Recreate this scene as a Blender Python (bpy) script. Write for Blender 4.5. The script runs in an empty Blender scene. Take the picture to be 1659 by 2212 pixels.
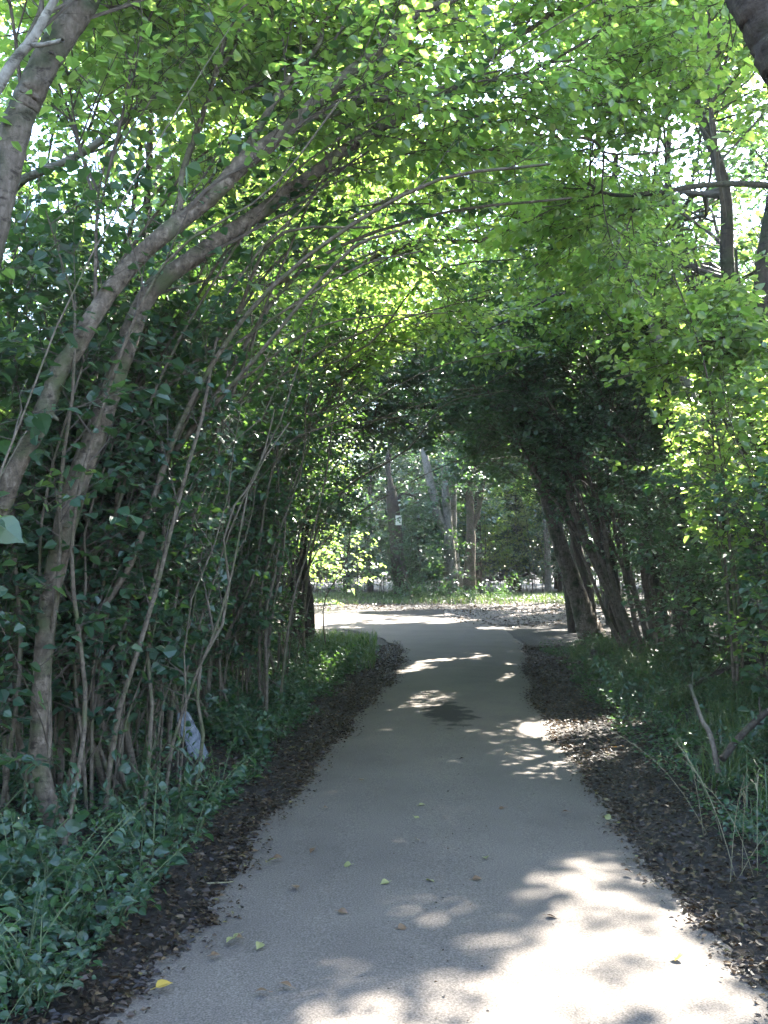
import bpy, math
import numpy as np
from mathutils import Vector, Matrix

R = math.radians
C = bpy.context.scene.collection
sc = bpy.context.scene

# ------------------------------------------------------------------ camera, sky, sun, exposure
F, CX, CY, HOR, EYE = 2000.0, 829.5, 1106.0, 1225.0, 1.6      # sizes measured on a 1659 x 2212 view of the photo
PITCH = math.atan((HOR - CY) / F)
cam = bpy.data.cameras.new('camera'); camo = bpy.data.objects.new('camera', cam); C.objects.link(camo)
camo.location = (0, 0, EYE); camo.rotation_euler = (R(90) + PITCH, 0, 0)
cam.sensor_fit = 'VERTICAL'; cam.sensor_height = 24.0; cam.lens = 24.0 * F / 2212.0
cam.clip_start = 0.05; cam.clip_end = 1000
sc.camera = camo

SUN_EL, SUN_AZ = R(50), R(40)                                   # azimuth to the right of straight ahead
SD = np.array([math.sin(SUN_AZ) * math.cos(SUN_EL), math.cos(SUN_AZ) * math.cos(SUN_EL), math.sin(SUN_EL)])
w = bpy.data.worlds.new('World'); sc.world = w; w.use_nodes = True
nt = w.node_tree; bg = nt.nodes['Background']
sky = nt.nodes.new('ShaderNodeTexSky'); sky.sky_type = 'NISHITA'; sky.sun_disc = False
sky.sun_elevation = SUN_EL; sky.sun_rotation = SUN_AZ; sky.dust_density = 1.2
nt.links.new(sky.outputs[0], bg.inputs[0]); bg.inputs[1].default_value = 0.125
sun = bpy.data.lights.new('sun', 'SUN'); suno = bpy.data.objects.new('sun', sun); C.objects.link(suno)
sun.energy = 5.0; sun.angle = R(0.53); sun.color = (1.0, 0.95, 0.86)
suno.rotation_euler = Vector(SD).to_track_quat('Z', 'Y').to_euler(); suno.location = (6, 8, 20)
sc.view_settings.view_transform = 'Standard'; sc.view_settings.look = 'None'
sc.view_settings.exposure = 3.85; sc.view_settings.gamma = 1.0
sc.cycles.max_bounces = 8; sc.cycles.diffuse_bounces = 5; sc.cycles.glossy_bounces = 2
sc.cycles.transmission_bounces = 5; sc.cycles.use_denoising = True
sc.cycles.sample_clamp_indirect = 6.0; sc.cycles.volume_bounces = 0
HAZE = 0.0005

# ------------------------------------------------------------------ helpers
rng = np.random.default_rng(11)

def smooth(a, b, x):
    t = np.clip((np.asarray(x, float) - a) / (b - a), 0, 1); return t * t * (3 - 2 * t)

def nrm(v): return v / np.maximum(np.linalg.norm(v, axis=-1, keepdims=True), 1e-9)

def P(px, py, d):
    X, U = (px - CX) / F, -(py - CY) / F
    fw = math.cos(PITCH) - U * math.sin(PITCH); up = math.sin(PITCH) + U * math.cos(PITCH)
    return np.array([X / fw * d, d, EYE + up / fw * d])

def Gp(px, py):
    d = 10.0
    for _ in range(60):
        t = P(px, py, 1.0); z = float(height(t[0] * d, d))
        d = 0.5 * d + 0.5 * min(60, (EYE - z) / max(1e-4, EYE - t[2]))
    p = P(px, py, d); return p[0], p[1]

def height(x, y):
    x = np.asarray(x, float); y = np.asarray(y, float)
    h = 0.42 * smooth(20, 36, y) + 0.6 * smooth(45, 90, y)
    u = x - rc(y)
    h = h + 0.16 * smooth(1.5, 3.2, np.abs(u)) * (1 - smooth(17, 22, y)) + 0.5 * smooth(4, 14, np.abs(u)) * (1 - smooth(20, 30, y) * (u > 0))
    h = h + 0.03 * np.sin(x * 2.1 + y * 0.7) * np.sin(y * 1.7 - x * 0.6) * smooth(1.4, 2.2, np.abs(u))
    return h

RCY = np.array([-30, 0, 3.5, 6, 8.5, 11.6, 15.6, 20, 24, 60]); RCX = np.array([-2, 0.05, 0.25, 0.42, 0.6, 0.85, 1.3, 1.45, 1.3, 1.3])
def rc(y): return np.interp(y, RCY, RCX)
def gz(x, y): return float(height(x, y))

class Acc:
    """collects vertices and faces of one mesh"""
    def __init__(s): s.v = []; s.f = []; s.m = []; s.n = 0
    def add(s, v, f, m=0):
        v = np.asarray(v, float).reshape(-1, 3); f = np.asarray(f, int)
        if len(f) == 0: return
        s.v.append(v); s.f.append(f + s.n); s.m.append(np.full(len(f), m)); s.n += len(v)
    def build(s, name, mats, parent=None, org=None, smoothf=False):
        me = bpy.data.meshes.new(name)
        V = np.concatenate(s.v) if s.v else np.zeros((0, 3))
        org = np.zeros(3) if org is None else np.asarray(org, float)
        V = V - org
        me.vertices.add(len(V)); me.vertices.foreach_set('co', V.astype(np.float32).ravel())
        nl = sum(f.size for f in s.f); nf = sum(len(f) for f in s.f)
        me.loops.add(nl); me.polygons.add(nf)
        if nf:
            me.loops.foreach_set('vertex_index', np.concatenate([f.ravel() for f in s.f]).astype(np.int32))
            tot = np.concatenate([np.full(len(f), f.shape[1]) for f in s.f])
            me.polygons.foreach_set('loop_start', np.concatenate([[0], np.cumsum(tot)[:-1]]).astype(np.int32))
            me.polygons.foreach_set('material_index', np.concatenate(s.m).astype(np.int32))
            me.polygons.foreach_set('use_smooth', np.full(nf, smoothf))
        for m in (mats if isinstance(mats, (list, tuple)) else [mats]): me.materials.append(m)
        me.update(calc_edges=True); me.validate()
        o = bpy.data.objects.new(name, me); C.objects.link(o)
        if parent is not None: o.parent = parent
        else: o.location = org
        return o

def tag(o, label=None, cat=None, group=None, kind=None):
    if label: o['label'] = label
    if cat: o['category'] = cat
    if group: o['group'] = group
    if kind: o['kind'] = kind
    return o

def thing(name, label, cat, loc, group=None):
    o = bpy.data.objects.new(name, None); C.objects.link(o); o.empty_display_size = 0.2
    o.location = tuple(float(q) for q in loc); return tag(o, label, cat, group)

def dup(root, loc, rotz=0.0, s=1.0, label=None, group=None):
    r = root.copy(); C.objects.link(r); r.location = tuple(float(q) for q in loc); r.rotation_euler = (0, 0, rotz); r.scale = (s, s, s)
    if label: r['label'] = label
    if group: r['group'] = group
    for ch in list(root.children):
        c = ch.copy(); C.objects.link(c); c.parent = r
    return r

def resample(pts, n):
    """Catmull-Rom through the rows of pts (any columns)"""
    p = np.asarray(pts, float); q = np.vstack([2 * p[0] - p[1], p, 2 * p[-1] - p[-2]])
    t = np.linspace(0, len(p) - 1 - 1e-6, n); i = t.astype(int); f = (t - i)[:, None]
    a, b, c, d = q[i], q[i + 1], q[i + 2], q[i + 3]
    return 0.5 * (2 * b + (c - a) * f + (2 * a - 5 * b + 4 * c - d) * f ** 2 + (3 * b - a - 3 * c + d) * f ** 3)

def tubes(acc, cur, rad, seg=4, m=0, lump=0.0):
    """cur (N,K,3), rad (N,K): N tapered tubes"""
    N, K, _ = cur.shape
    if N == 0: return
    T = nrm(np.gradient(cur, axis=1))
    ref = np.where(np.abs(T[:, :, 2:3]) > 0.93, np.array([1., 0, 0]), np.array([0, 0, 1.]))
    if N == 1: ref = np.broadcast_to(np.array([0.35, 0.93, 0.1]), T.shape)
    A = nrm(np.cross(T, ref)); B = np.cross(T, A)
    a = np.arange(seg) * 2 * math.pi / seg
    rr = rad[:, :, None] * np.ones(seg)
    if lump: rr = rr * (1 + lump * rng.normal(size=rr.shape))
    V = cur[:, :, None] + rr[..., None] * (np.cos(a)[:, None] * A[:, :, None] + np.sin(a)[:, None] * B[:, :, None])
    idx = np.arange(N * K * seg).reshape(N, K, seg)
    q = np.stack([idx[:, :-1], np.roll(idx[:, :-1], -1, 2), np.roll(idx[:, 1:], -1, 2), idx[:, 1:]], -1).reshape(-1, 4)
    acc.add(V, q, m)

def limb_tube(acc, pts, widths, d=None, seg=12, per=10, lump=0.022):
    """one hand-laid trunk or limb: pts (n,3), radii (n,)"""
    n = max(8, per * len(pts))
    pr = resample(np.column_stack([pts, widths]), n)
    L = np.arange(n)
    rad = np.maximum(pr[:, 3], 0.002) * (1 + 0.025 * np.sin(L * .45 + pts[0][0]) + 0.006 * rng.normal(size=n))
    c = pr[:, :3] + rng.normal(size=(n, 3)) * rad[:, None] * 0.02
    tubes(acc, c[None], rad[None], seg, 0, lump)
    acc.add(c[-1:] + np.array([[rad[-1], 0, 0], [0, rad[-1], 0], [-rad[-1], 0, 0]]) * 0.5, [[0, 1, 2]])
    return c

def spawn(cur, n, t0, t1, ang, ln, K=5, up=0.1, planar=0.0, bias=None, curl=0.15, taper=0.5):
    """n children on each parent curve"""
    N, Kp, _ = cur.shape
    i = np.repeat(np.arange(N), n)
    t = (np.tile(np.arange(n), N) + rng.random(N * n)) / n * (t1 - t0) + t0
    f = np.clip(t, 0, 1 - 1e-6) * (Kp - 1); k = f.astype(int); f = (f - k)[:, None]
    p0 = cur[i, k] * (1 - f) + cur[i, k + 1] * f; T = nrm(cur[i, k + 1] - cur[i, k])
    r = rng.normal(size=T.shape)
    side = nrm(np.cross(T, np.array([0, 0, 1.]) + rng.normal(size=T.shape) * 0.15))
    sgn = np.where((np.tile(np.arange(n), N) + i) % 2, 1., -1.)[:, None]
    per = nrm(nrm(r - (r * T).sum(1, keepdims=True) * T) * (1 - planar) + side * sgn * planar)
    if bias is not None: per = nrm(per + np.asarray(bias))
    a = ang * (1 + 0.3 * rng.normal(size=len(i)))[:, None]
    D = nrm(np.cos(a) * T + np.sin(a) * per + np.array([0, 0, 1.]) * up)
    L = (ln[0] + (ln[1] - ln[0]) * rng.random(len(i))) * (1 - taper * (t - t0) / max(1e-6, t1 - t0))
    s = np.linspace(0, 1, K)[None, :, None]
    cv = rng.normal(size=(len(i), 1, 3)) * curl + np.array([0, 0, up * 0.5])
    return p0[:, None] + L[:, None, None] * (D[:, None] * s + cv * s ** 2 + rng.normal(size=(len(i), K, 3)) * 0.02 * s), L

# -- light wells in the foliage: where the sun reaches the path, and lit sprays
def inpoly(x, y, poly):
    r = np.zeros(len(x), bool); n = len(poly)
    for a in range(n):
        x1, y1 = poly[a]; x2, y2 = poly[(a + 1) % n]
        c = ((y1 > y) != (y2 > y)) & (x < (x2 - x1) * (y - y1) / (y2 - y1 + 1e-12) + x1); r ^= c
    return r
GAPS = []; SHAFTS = []; VOIDS = []
def keep(B, lit=True):
    ok = (np.linalg.norm(B - np.array([0, 0.4, EYE]), axis=1) > 1.9)
    y = B[:, 1]; u = B[:, 0] - rc(y); z = B[:, 2]
    hw = np.where(u < 0, 1.95, 2.35) + 0.12 * np.sin(y * 2.3 + z * 1.7)
    ok &= ~((y < 27) & (np.abs(u) < hw) & (z < (4.1 - 0.8 * smooth(12, 19, y)) * (1 - (np.abs(u) / hw) ** 3.2) + 0.25 * np.sin(y * 1.9 + 2.0 * u)))
    ok &= ~((y < 4.5) & (np.abs(u) < 2.6) & (z < 5.0) & (u > -1.9))
    for A0, A1, r0, r1, pr in VOIDS:
        ax = A1 - A0; t = np.clip(((B - A0) @ ax) / (ax @ ax), 0, 1); ds = np.linalg.norm(B - A0 - t[:, None] * ax, axis=1)
        ok &= ~((ds < (r0 + (r1 - r0) * t) * (.8 + .25 * np.sin(3 * B[:, 0] + 2 * B[:, 2]))) & (rng.random(len(t)) < pr))
    if lit:
        g = B[:, :2] - SD[:2] / SD[2] * z[:, None]
        for poly, pr, fr in GAPS:
            m = inpoly(g[:, 0], g[:, 1], poly)
            n = np.sin(g[:, 0] * fr + 1.3 * np.sin(g[:, 1] * fr * 0.8)) * np.sin(g[:, 1] * fr * 1.1 + 1.1 * np.sin(g[:, 0] * fr * 0.9))
            m &= (n > THR[fr + pr]) & (rng.random(len(g)) < pr)
            ok &= ~m
        for c, rad, t0, pr in SHAFTS:
            q = B - c; t = q @ SD; ds = np.linalg.norm(q - t[:, None] * SD, axis=1)
            ok &= ~((t > t0) & (ds < rad) & (rng.random(len(t)) < pr))
    return ok

LT = {  # leaf templates: (along, across, lift), quads; across is scaled by width
 'far': (np.array([[0, 0, 0], [.35, .5, .10], [.75, .33, .02], [1, 0, -.12], [.75, -.33, .02], [.35, -.5, .10]]), np.array([[0, 3, 2, 1], [0, 5, 4, 3]])),
 'near': (np.array([[0, 0, 0], [.12, .30, .05], [.30, .48, .11], [.52, .47, .10], [.74, .30, .02], [.90, .10, -.08], [1.04, 0, -.16],
                    [.90, -.10, -.08], [.74, -.30, .02], [.52, -.47, .10], [.30, -.48, .11], [.12, -.30, .05], [.40, 0, .02], [.74, 0, -.04]]),
          np.array([[0, 12, 2, 1], [12, 13, 4, 3], [12, 3, 2, 2], [13, 6, 5, 4], [0, 11, 10, 12], [12, 9, 8, 13], [13, 8, 7, 6]])),
 'blade': (np.array([[0, 0, 0], [.3, .5, .03], [.65, .42, .0], [1, 0, -.25], [.65, -.42, 0], [.3, -.5, .03]]), np.array([[0, 3, 2, 1], [0, 5, 4, 3]])),
}
_v, _q = LT['near']
LT['near'] = (_v, np.array([[0, 12, 2, 1], [12, 13, 4, 3], [13, 6, 5, 4], [0, 11, 10, 12], [12, 9, 8, 13], [13, 8, 7, 6]]))
NEAR_TRI = np.array([[12, 3, 2], [12, 10, 9]])

def leaves(acc, B, D, Nn, L, Wd, tmpl='far', m=0):
    D = nrm(D); S = nrm(np.cross(Nn, D)); Nn = np.cross(D, S)
    tv, tq = LT[tmpl]
    V = B[:, None] + L[:, None, None] * (tv[None, :, 0:1] * D[:, None] + (tv[None, :, 1:2] * Wd[:, None, None]) * S[:, None] + tv[None, :, 2:3] * Nn[:, None])
    k = len(tv); base = (np.arange(len(B)) * k)[:, None, None]
    n0 = acc.n
    acc.add(V, (base + tq[None]).reshape(-1, 4), m)
    if tmpl == 'near':
        acc.f.append((base + NEAR_TRI[None]).reshape(-1, 3) + n0); acc.m.append(np.full(len(B) * 2, m))

def leafy(acc, tw, L, spacing=0.05, size=0.075, wid=0.85, tmpl='far', droop=0.25, lit=True, twig_r=0.0022, flat=0.35, clear=True):
    """leaves set alternately along twig curves, with the twigs"""
    N, K, _ = tw.shape
    if N == 0: return 0
    n = max(3, int(np.median(L) / spacing))
    i = np.repeat(np.arange(N), n); j = np.tile(np.arange(n), N)
    t = np.clip((j + 0.6 + 0.3 * rng.random(N * n)) / n, 0, 0.999); f = t * (K - 1); k = f.astype(int); f = (f - k)[:, None]
    p = tw[i, k] * (1 - f) + tw[i, k + 1] * f; T = nrm(tw[i, k + 1] - tw[i, k])
    upn = nrm(np.array([0, 0, 1.]) + rng.normal(size=(N, 3))[i] * flat)
    side = nrm(np.cross(upn, T)) * np.where(j % 2, 1., -1.)[:, None]
    D = nrm(T * 0.55 + side * 0.85 + rng.normal(size=p.shape) * 0.22 - np.array([0, 0, 1.]) * (droop * (0.4 + 1.2 * rng.random((len(p), 1)))))
    Nn = nrm(upn + rng.normal(size=p.shape) * 0.32)
    s = size * (0.45 + 0.95 * rng.random(len(p)) ** 1.2)
    B = p + D * 0.012
    ok = keep(B, lit) if clear else np.ones(len(B), bool)
    leaves(acc, B[ok], D[ok], Nn[ok], s[ok], wid * (0.85 + 0.3 * rng.random(ok.sum())), tmpl, 0)
    if clear and lit: COVER.append(np.column_stack([B[ok], s[ok] ** 2 * wid * .6 * np.abs(nrm(Nn[ok]) @ SD)]))
    cnt = np.bincount(i[ok], minlength=N)
    kt = cnt > n * 0.3
    if twig_r > 0: tubes(acc, tw[kt][:, ::2] if K >= 5 else tw[kt], np.linspace(twig_r, twig_r * 0.4, len(range(0, K, 2)) if K >= 5 else K)[None] * np.ones((kt.sum(), 1)), 3, 1)
    return int(ok.sum())

TOTAL = [0]; COVER = []
def foliage(acc, cur, n1, l1, n2, l2, n3, l3, t0=0.25, t1=1.0, ang=0.9, up=0.15, bias=None, size=0.075, tmpl='far', spacing=0.05, r1=0.012, lit=True, droop=0.25, wid=0.85, planar2=0.6, clear=True, flat=0.35):
    """limb -> side branches -> branchlets -> twigs -> leaves; cur (N,K,3)"""
    a, La = spawn(cur, n1, t0, t1, ang, l1, 6, up, 0.1, bias)
    if clear and lit: o_ = keep(a[:, 2]) & keep(a[:, 3]) & keep(a[:, 4]) & keep(a[:, 5]); a, La = (a[o_], La[o_]) if o_.any() else (a, La)
    tubes(acc, a, r1 * np.linspace(1, 0.35, 6)[None] * (0.6 + 0.4 * La / l1[1])[:, None], 5, 1)
    if n2:
        b, Lb = spawn(a, n2, 0.2, 1.0, 0.85, l2, 5, 0.03, planar2)
        mid = b.mean(1); b = b[keep(mid, lit)] if clear else b
        tubes(acc, b, r1 * 0.45 * np.linspace(1, 0.4, 5)[None] * np.ones((len(b), 1)), 4, 1)
    else: b = a
    tw, Lt = spawn(b, n3, 0.12, 1.0, 0.8, l3, 5, -0.02, 0.75)
    TOTAL[0] += leafy(acc, tw, Lt, spacing, size, wid, tmpl, droop, lit, clear=clear, flat=flat)

# ------------------------------------------------------------------ materials
def mat(name):
    m = bpy.data.materials.new(name); m.use_nodes = True; t = m.node_tree
    for n in list(t.nodes): t.nodes.remove(n)
    o = t.nodes.new('ShaderNodeOutputMaterial'); return m, t, o
def N(t, k, **kw):
    n = t.nodes.new(k)
    for a, b in kw.items(): setattr(n, a, b)
    return n
def ramp(t, stops, interp='LINEAR'):
    r = t.nodes.new('ShaderNodeValToRGB'); e = r.color_ramp.elements; r.color_ramp.interpolation = interp
    while len(e) > 1: e.remove(e[-1])
    e[0].position = stops[0][0]; e[0].color = (*stops[0][1], 1)
    for p, c in stops[1:]: q = e.new(p); q.color = (*c, 1)
    return r

def leaf_mat(name, cols, tcols, tr=0.5, gloss=0.05, rough=0.38):
    m, t, o = mat(name); L = t.links.new
    g = N(t, 'ShaderNodeNewGeometry')
    r1 = ramp(t, cols); r2 = ramp(t, tcols)
    L(g.outputs['Random Per Island'], r1.inputs[0]); L(g.outputs['Random Per Island'], r2.inputs[0])
    d = N(t, 'ShaderNodeBsdfDiffuse'); tl = N(t, 'ShaderNodeBsdfTranslucent'); gl = N(t, 'ShaderNodeBsdfGlossy'); gl.inputs['Roughness'].default_value = rough
    gl.inputs['Color'].default_value = (1, 1, 1, 1)
    L(r1.outputs[0], d.inputs[0]); L(r2.outputs[0], tl.inputs[0])
    a = N(t, 'ShaderNodeMixShader'); a.inputs[0].default_value = tr; L(d.outputs[0], a.inputs[1]); L(tl.outputs[0], a.inputs[2])
    lw = N(t, 'ShaderNodeLayerWeight'); lw.inputs[0].default_value = 0.5
    p = N(t, 'ShaderNodeMath', operation='POWER'); p.inputs[1].default_value = 4.0; L(lw.outputs['Facing'], p.inputs[0])
    q = N(t, 'ShaderNodeMath', operation='MULTIPLY_ADD'); q.inputs[1].default_value = 0.28; q.inputs[2].default_value = gloss; L(p.outputs[0], q.inputs[0])
    b = N(t, 'ShaderNodeMixShader'); L(q.outputs[0], b.inputs[0]); L(a.outputs[0], b.inputs[1]); L(gl.outputs[0], b.inputs[2])
    L(b.outputs[0], o.inputs[0]); return m

def bark_mat(name, c0, c1, c2, scale=9.0, moss=None, stretch=0.25, bump=0.5):
    m, t, o = mat(name); L = t.links.new
    tc = N(t, 'ShaderNodeTexCoord'); mp = N(t, 'ShaderNodeMapping'); mp.inputs['Scale'].default_value = (1, 1, stretch)
    L(tc.outputs['Object'], mp.inputs[0])
    n1 = N(t, 'ShaderNodeTexNoise'); n1.inputs['Scale'].default_value = scale * 4; n1.inputs['Detail'].default_value = 7; n1.inputs['Roughness'].default_value = 0.65
    n2 = N(t, 'ShaderNodeTexNoise'); n2.inputs['Scale'].default_value = scale * 0.6; n2.inputs['Detail'].default_value = 4
    L(mp.outputs[0], n1.inputs['Vector']); L(tc.outputs['Object'], n2.inputs['Vector'])
    r = ramp(t, [(0.3, c0), (0.52, c1), (0.75, c2)]); L(n1.outputs[0], r.inputs[0])
    col = r.outputs[0]
    if moss:
        mr = ramp(t, [(0.5, (0, 0, 0)), (0.66, (1, 1, 1))]); L(n2.outputs[0], mr.inputs[0])
        mx = N(t, 'ShaderNodeMix', data_type='RGBA'); mx.inputs['B'].default_value = (*moss, 1)
        L(mr.outputs[0], mx.inputs['Factor']); L(col, mx.inputs['A']); col = mx.outputs['Result']
    mp3 = N(t, 'ShaderNodeMapping'); mp3.inputs['Scale'].default_value = (1, 1, 2.2); L(tc.outputs['Object'], mp3.inputs[0])
    n3 = N(t, 'ShaderNodeTexNoise'); n3.inputs['Scale'].default_value = scale * 1.7; n3.inputs['Detail'].default_value = 8; n3.inputs['Roughness'].default_value = 0.7; L(mp3.outputs[0], n3.inputs['Vector'])
    r3 = ramp(t, [(0.36, (.30, .28, .26)), (.47, (1, 1, 1)), (.62, (1, 1, 1)), (.70, (1.35, 1.35, 1.3))]); L(n3.outputs[0], r3.inputs[0])
    m3 = N(t, 'ShaderNodeMix', data_type='RGBA', blend_type='MULTIPLY'); m3.inputs['Factor'].default_value = 1; L(col, m3.inputs['A']); L(r3.outputs[0], m3.inputs['B']); col = m3.outputs['Result']
    p = N(t, 'ShaderNodeBsdfPrincipled'); p.inputs['Roughness'].default_value = 0.8; p.inputs['Specular IOR Level'].default_value = 0.25
    L(col, p.inputs['Base Color'])
    bp = N(t, 'ShaderNodeBump'); bp.inputs['Strength'].default_value = bump; bp.inputs['Distance'].default_value = 0.02; ah = N(t, 'ShaderNodeMath', operation='MULTIPLY_ADD'); ah.inputs[1].default_value = 1.4; L(n3.outputs[0], ah.inputs[0]); L(n1.outputs[0], ah.inputs[2]); L(ah.outputs[0], bp.inputs['Height'])
    L(bp.outputs[0], p.inputs['Normal']); L(p.outputs[0], o.inputs[0]); return m

def plain_mat(name, cols, scale=30, rough=0.8, bump=0.3):
    m, t, o = mat(name); L = t.links.new
    tc = N(t, 'ShaderNodeTexCoord'); n = N(t, 'ShaderNodeTexNoise'); n.inputs['Scale'].default_value = scale; n.inputs['Detail'].default_value = 6
    L(tc.outputs['Object'], n.inputs['Vector']); r = ramp(t, cols); L(n.outputs[0], r.inputs[0])
    p = N(t, 'ShaderNodeBsdfPrincipled'); p.inputs['Roughness'].default_value = rough; L(r.outputs[0], p.inputs['Base Color'])
    b = N(t, 'ShaderNodeBump'); b.inputs['Strength'].default_value = bump; b.inputs['Distance'].default_value = 0.01; L(n.outputs[0], b.inputs['Height'])
    L(b.outputs[0], p.inputs['Normal']); L(p.outputs[0], o.inputs[0]); return m

M = {}
M['leaf'] = leaf_mat('hazel_leaf', [(0, (.030, .075, .022)), (.5, (.042, .100, .024)), (.96, (.060, .120, .028)), (1, (.16, .15, .02))],
                     [(0, (.23, .41, .065)), (.5, (.31, .48, .08)), (1, (.44, .56, .11))], tr=0.62)
M['leaf_low'] = leaf_mat('undergrowth_leaf', [(0, (.018, .046, .029)), (.6, (.025, .062, .036)), (1, (.042, .082, .038))],
                         [(0, (.06, .14, .025)), (1, (.11, .22, .03))], tr=0.42, gloss=0.03)  # green shifted to blue, the cool of the shadows put into the colour
M['leaf_shaded'] = leaf_mat('shaded_leaf', [(0, (.028, .066, .044)), (1, (.048, .10, .056))], [(0, (.07, .16, .04)), (1, (.13, .25, .05))], tr=0.42)  # darker, bluer, less translucent leaf copy: shade put into its colour
M['litter'] = leaf_mat('dead_leaf', [(0, (.008, .006, .005)), (.5, (.020, .013, .009)), (.85, (.042, .027, .017)), (.97, (.10, .068, .038)), (1, (.12, .11, .035))],
                       [(0, (.03, .015, .008)), (1, (.12, .07, .02))], tr=0.2, gloss=0.02)
M['leaf_yellow'] = leaf_mat('yellow_leaf', [(0, (.22, .15, .03)), (1, (.30, .21, .04))], [(0, (.3, .2, .02)), (1, (.4, .3, .03))], tr=0.2, gloss=.02)
M['leaf_pale'] = leaf_mat('pale_fallen_leaf', [(0, (.10, .12, .04)), (1, (.19, .18, .08))], [(0, (.2, .2, .04)), (1, (.3, .3, .05))], tr=0.2, gloss=.03)
M['leaf_brown'] = leaf_mat('brown_fallen_leaf', [(0, (.04, .025, .015)), (1, (.12, .07, .04))], [(0, (.05, .03, .01)), (1, (.1, .05, .02))], tr=0.15, gloss=.03)
M['grass'] = leaf_mat('grass_blade', [(0, (.028, .060, .022)), (.8, (.05, .095, .03)), (1, (.15, .14, .06))], [(0, (.08, .18, .02)), (1, (.2, .26, .05))], tr=0.35, gloss=.04)
M['straw'] = plain_mat('dry_stalk', [(0.3, (.10, .09, .05)), (.7, (.18, .155, .09))])
M['bark'] = bark_mat('grey_brown_bark', (.032, .024, .017), (.10, .077, .057), (.21, .172, .135), 8, moss=(.055, .06, .028), stretch=0.6)
M['bark_dark'] = bark_mat('dark_bark', (.016, .012, .010), (.040, .030, .023), (.075, .058, .045), 7, moss=(.03, .035, .016), stretch=0.25, bump=0.8)
M['bark_coppice'] = bark_mat('coppice_bark', (.05, .04, .03), (.11, .088, .07), (.19, .158, .13), 8, moss=(.035, .04, .02), stretch=0.4)
M['bark_grey'] = bark_mat('smooth_grey_bark', (.09, .08, .068), (.17, .155, .135), (.27, .25, .22), 7, moss=(.07, .08, .045), stretch=0.8)
M['bark_stem'] = bark_mat('thin_stem_bark', (.038, .029, .021), (.092, .072, .053), (.175, .145, .112), 12, moss=(.06, .065, .03), stretch=0.4, bump=0.3)
M['twig'] = plain_mat('twig_bark', [(0.3, (.03, .022, .016)), (.7, (.08, .06, .045))], 20)

# ------------------------------------------------------------------ ground, path, track
def road_pts(lst): return np.array([Gp(*q) for q in lst])
LE = [(60, 2400), (261, 2162), (382, 2045), (456, 1967), (560, 1793), (720, 1611), (786, 1530), (847, 1469), (866, 1425), (860, 1400), (835, 1386), (800, 1371), (735, 1361), (560, 1354), (300, 1350)]
RE = [(1880, 2400), (1659, 2156), (1569, 2054), (1461, 1935), (1365, 1822), (1320, 1754), (1240, 1645), (1164, 1538), (1142, 1469), (1138, 1413), (1122, 1386), (1078, 1358), (1000, 1338), (700, 1327), (300, 1325)]
le = np.vstack([[[-1.0, -12], [-1.0, -7], [-1.0, -3], [-1.0, -.5], [-1.0, 1.3]], road_pts(LE)]); re = np.vstack([[[1.25, -12], [1.25, -7], [1.27, -3], [1.3, -.5], [1.35, 1.3]], road_pts(RE)])
def arc(p, n):
    q = resample(p, n * 6); s = np.concatenate([[0], np.cumsum(np.linalg.norm(np.diff(q, axis=0), axis=1))]); t = np.linspace(0, s[-1], n)
    return np.column_stack([np.interp(t, s, q[:, 0]), np.interp(t, s, q[:, 1])])
NRS = 260
l2 = resample(le, NRS); r2 = resample(re, NRS)
l2 += rng.normal(size=l2.shape) * [0.012, 0.0] + 0.035 * np.column_stack([np.sin(np.arange(NRS) * .55), 0 * np.arange(NRS)])
r2 += rng.normal(size=r2.shape) * [0.012, 0.0] + 0.03 * np.column_stack([np.sin(np.arange(NRS) * .47 + 1), 0 * np.arange(NRS)])
WN = 16
tt = np.linspace(0, 1, WN)[None, :, None]
rp = l2[:, None] * (1 - tt) + r2[:, None] * tt
rz = height(rp[..., 0], rp[..., 1]) * 1.0 + 0.012 + 0.03 * (1 - (2 * tt[..., 0] - 1) ** 2)
acc = Acc(); idx = np.arange(NRS * WN).reshape(NRS, WN)
acc.add(np.dstack([rp, rz]).reshape(-1, 3), np.stack([idx[:-1, :-1], idx[:-1, 1:], idx[1:, 1:], idx[1:, :-1]], -1).reshape(-1, 4))

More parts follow.
